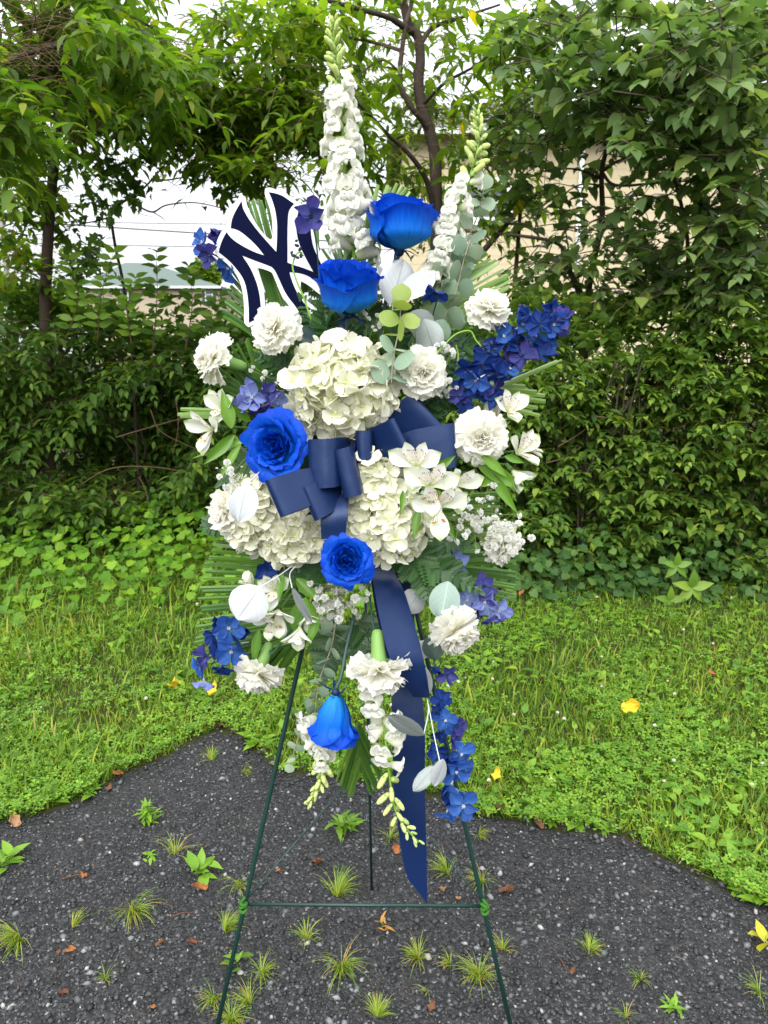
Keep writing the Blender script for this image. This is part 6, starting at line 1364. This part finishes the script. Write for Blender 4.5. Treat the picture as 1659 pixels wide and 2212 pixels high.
def weed(label, u, v, size, n, el, tmpl=None, mat=None, layers=1, cat='weed'):
    g = ground(u, v); o = thing('weed_plant', label, cat, g, 'broad leaved weeds by the asphalt'); tm = tmpl or WL; me = new_mesh('leaf', *tm, mat or G_weed, smooth=False); L = met(size, g)
    for k in range(n):
        a = k * 2.4 + rng.normal(0, .7); e = el * rng.uniform(.2, 1.5); hgt = L * .28 * (k // max(1, n // layers)); s = L * rng.uniform(.4, 1.1)
        ob('leaf', me, o, Matrix(npm([(rng.normal(0, .18) * L, rng.normal(0, .18) * L, .003 + hgt)], [(math.cos(a) * math.cos(e), math.sin(a) * math.cos(e), math.sin(e))], [(-math.cos(a) * .6, -math.sin(a) * .6, 1)], [s])[0].tolist()))
    if layers > 1: ob('stem', new_mesh('stem', *tube([(0, 0, 0), (0, 0, L * .28 * layers)], .0012, .0008, 5), M_stemg), o)
for args in (('feathery low weed patch near the lawn left of the easel', 320, 1772, 30, 60, .7, WLN, None, 4), ('broad leaved weed left of the left easel leg', 437, 1888, 52, 12, .6, WL, None, 2), ('bright yellow green plant with four big leaves at the left easel leg', 515, 2084, 52, 6, .6, leaf_t('ovate', .2, .1, -.15, 6), G_bright, 2), ('leafy weed at the left picture edge', 8, 1868, 50, 12, .6, WL, None, 2),
             ('spreading light green weed between the easel legs behind the crossbar', 745, 1790, 46, 34, .55, WLN, G_bright, 2), ('row of broad plantain leaves at the asphalt edge right of the easel', 1244, 1772, 46, 13, .7), ('second plantain rosette at the asphalt edge', 1183, 1762, 44, 11, .7), ('small plantain rosette furthest right along that asphalt edge', 1313, 1786, 32, 8, .7),
             ('plantain clump on the left asphalt bank', 110, 1728, 50, 12, .6), ('low clover like weed reaching onto the asphalt at left', 190, 1712, 36, 16, .4), ('pale weed at the right picture edge by the lawn', 1640, 1945, 44, 10, .6), ('yellow green weed where the lawn tongue meets the right asphalt', 1600, 1915, 40, 10, .6), ('tall yellow leafed weed at the lower right edge', 1652, 2045, 60, 6, .9, WL, leafmat('yellow_leaf', ((0, (.4, .4, .03)), (1, (.5, .46, .04))), .5, .4), 2),
             ('tiny orange sprig under the crossbar', 826, 2004, 26, 12, .8, WLN, leafmat('orange_leaf', ((0, (.35, .16, .03)), (1, (.45, .25, .05))), .5, .3), 3), ('low twiggy weed at the bottom right', 1455, 2178, 36, 14, .5, WLN, None, 2), ('plantain behind the asphalt tongue left of the hanging snapdragon', 560, 1600, 46, 10, .6), ('clover patch plant at the asphalt tip by the left easel leg', 625, 1655, 30, 14, .4), ('small fern like weed left of the spindly grass', 323, 1850, 30, 10, .3, WLN, None, 1)):
    weed(*args)
# five-leaved creeper by the hedge
p = P(1480, 1290, 3.62); cr = thing('creeper_plant', 'bright five-fingered creeper leaf cluster at the foot of the right hedge', 'creeper', (p.x, p.y, 0)); me = new_mesh('leaf', *leaf_t('ovate', .26, .2, -.3, 6), G_bright, smooth=False)
ob('stem', new_mesh('stem', *tube([(0, .1, 0), (0, .02, p.z * .6), (0, 0, p.z + .06)], .002, .0012, 5), M_stemg), cr)
for (dx, dz, s) in ((.03, .05, .11), (-.08, -.02, .085), (-.06, .17, .08)):
    for k in range(5):
        a = PI / 2 + (k - 2) * 1.15; ob('leaf', me, cr, Matrix(npm([(dx, 0, p.z + dz)], [(math.cos(a), -.35, math.sin(a))], [(0, -1, .6)], [s])[0].tolist()))
M_brown = [plain('dry_brown_leaf', (.13, .06, .032), .8, .2, nz=(60, (.12, .05, .025))), plain('tan_leaf', (.27, .165, .085), .8, .2, nz=(60, (.25, .13, .06))), plain('orange_leaf_dry', (.24, .095, .03), .75, .2, nz=(60, (.28, .10, .03))), plain('yellow_fallen_leaf', (.70, .50, .03), .6, .3, tr=.2, nz=(40, (.62, .42, .02)))]
def fallen(label, u, v, size, c_, kind='ovate', z=.006, tilt=.15):
    g = ground(u, v); s = met(size, g); V, Q, at = lobe(1, .36, kind, cup=.25, bend=.3, ruf=.13, rn=2.3, ph=u, nu=11, nn=10, zig=.0); V[:, 1] *= 1 + .25 * np.sin(at['t'] * 13 + u); V[:, 2] += .08 * np.sin(at['t'] * 7 + at['s'] * 3 + u)
    o = ob('fallen_leaf', new_mesh('fallen_leaf', V, Q, M_brown[c_]), None, TR(g + Vector((0, 0, z))) @ RZ(rng.uniform(0, 6)) @ RY(-tilt) @ TR(Vector((-.5 * s, 0, 0))) @ SC(s)); tag(o, label, 'leaf', 'fallen leaves')
    if kind == 'round': o.matrix_basis = Matrix(npm([g + Vector((-.5 * s, 0, z))], [(1, .1, .1)], [(.1, -.75, .7)], [s])[0].tolist())
for args in (('curled tan leaf on the asphalt at the far left', 32, 1778, 34, 1), ('small brown leaf above the lone big left tuft', 180, 1894, 18, 2), ('orange leaf right of the left edge grass clump', 153, 2058, 24, 2), ('small reddish leaf beside the orange one at lower left', 128, 2061, 14, 0), ('dark brown leaf left of the yellowing tuft', 346, 2045, 22, 0),
             ('brown crumpled leaf nearest the yellowing tuft', 415, 2042, 24, 0), ('rusty leaf on the lower left asphalt', 137, 2150, 24, 0), ('small rusty leaf at the bottom left', 330, 2182, 14, 2), ('brown leaf under the broad leaved weed', 433, 1923, 34, 2), ('large brown leaf behind the crossbar left of the back leg', 684, 1866, 36, 0),
             ('tiny orange leaf above the left end of the crossbar', 602, 1884, 16, 2), ('tan leaf right of the ribbon tip', 956, 1923, 26, 1), ('small tan leaf above the right end of the crossbar', 990, 1943, 16, 1), ('brown leaf behind the ribbon', 855, 1836, 24, 2), ('long dark curled leaf at the asphalt edge right of the blue florets', 1077, 1751, 40, 0, 'lance'), ('brown leaf under the plantain row', 1163, 1786, 28, 0),
             ('dark curled leaf right of the right easel corner', 1094, 1928, 36, 0, 'lance'), ('dead leaf scrap below the ribbon near the bottom', 933, 2178, 26, 0), ('small dead leaf left of the small brownish tuft', 1238, 2102, 16, 0), ('brown leaves at the tip of the asphalt tongue', 478, 1566, 36, 0), ('brown leaf on the asphalt edge at left', 254, 1672, 24, 2), ('dry leaf beside the low clover weed', 236, 1702, 20, 0),
             ('pale tan leaf by the right lawn tongue', 1605, 1925, 26, 1), ('large yellow leaf lying on the right lawn', 1357, 1572, 38, 3, 'round', .085, .75), ('yellow leaf on the lawn left of the asphalt tongue', 380, 1516, 40, 3, 'ovate', .075, .5), ('pale yellow leaf left of the lower left carnation', 462, 1524, 32, 3, 'ovate', .075, .5), ('yellow leaf at the far left below the shrub', 11, 1164, 24, 3, 'round', .16, .9),
             ('orange leaf on the lawn right of the lilac delphinium', 1127, 1297, 18, 2, 'ovate', .05, .5), ('yellow leaf at the lawn edge right of the blue florets', 1072, 1706, 30, 3, 'lance', .06, .3), ('dark leaf on the right lawn', 1535, 1478, 28, 2, 'lance', .05, .4)):
    fallen(*args)
n = 420; y = 1.02 + 1.3 * rng.random(n) ** 1.2; x = (rng.random(n) * 2 - 1) * (.58 * y + .1); k = y < edge_y(x) - .01; x, y = x[k], y[k]; x_, z_ = rand_rot(len(x), 2.0)
V, Q, at = lobe(1, .25, 'ovate', cup=.3, bend=.3, nu=3, nn=4); merged('leaf_crumbs', (V, tri(Q)), npm(np.stack([x, y, asphalt_h(x, y) + .003], 1), x_, z_, rng.uniform(.003, .011, len(x))), leafmat('crumb', ((0, (.06, .03, .018)), (.6, (.16, .085, .04)), (1, (.28, .2, .11))), .8, .1), None, 'stuff')
for (u0, v0, u1, v1, lab) in ((1205, 2068, 1225, 2098, 'reddish twig on the right asphalt'), (133, 1900, 196, 1890, 'brown twig above the small left leaf'), (368, 1985, 420, 1975, 'thin straw beside the big left tuft'), (1180, 1765, 1206, 1752, 'pale straw beside the plantain')):
    a, b = ground(u0, v0) + Vector((0, 0, .004)), ground(u1, v1) + Vector((0, 0, .004)); tag(ob('fallen_twig', new_mesh('fallen_twig', *tube([a, a.lerp(b, .5) + Vector((0, .004, .002)), b], .0014, .0008, 5), M_brown[0])), lab, 'twig', 'twigs on the asphalt')
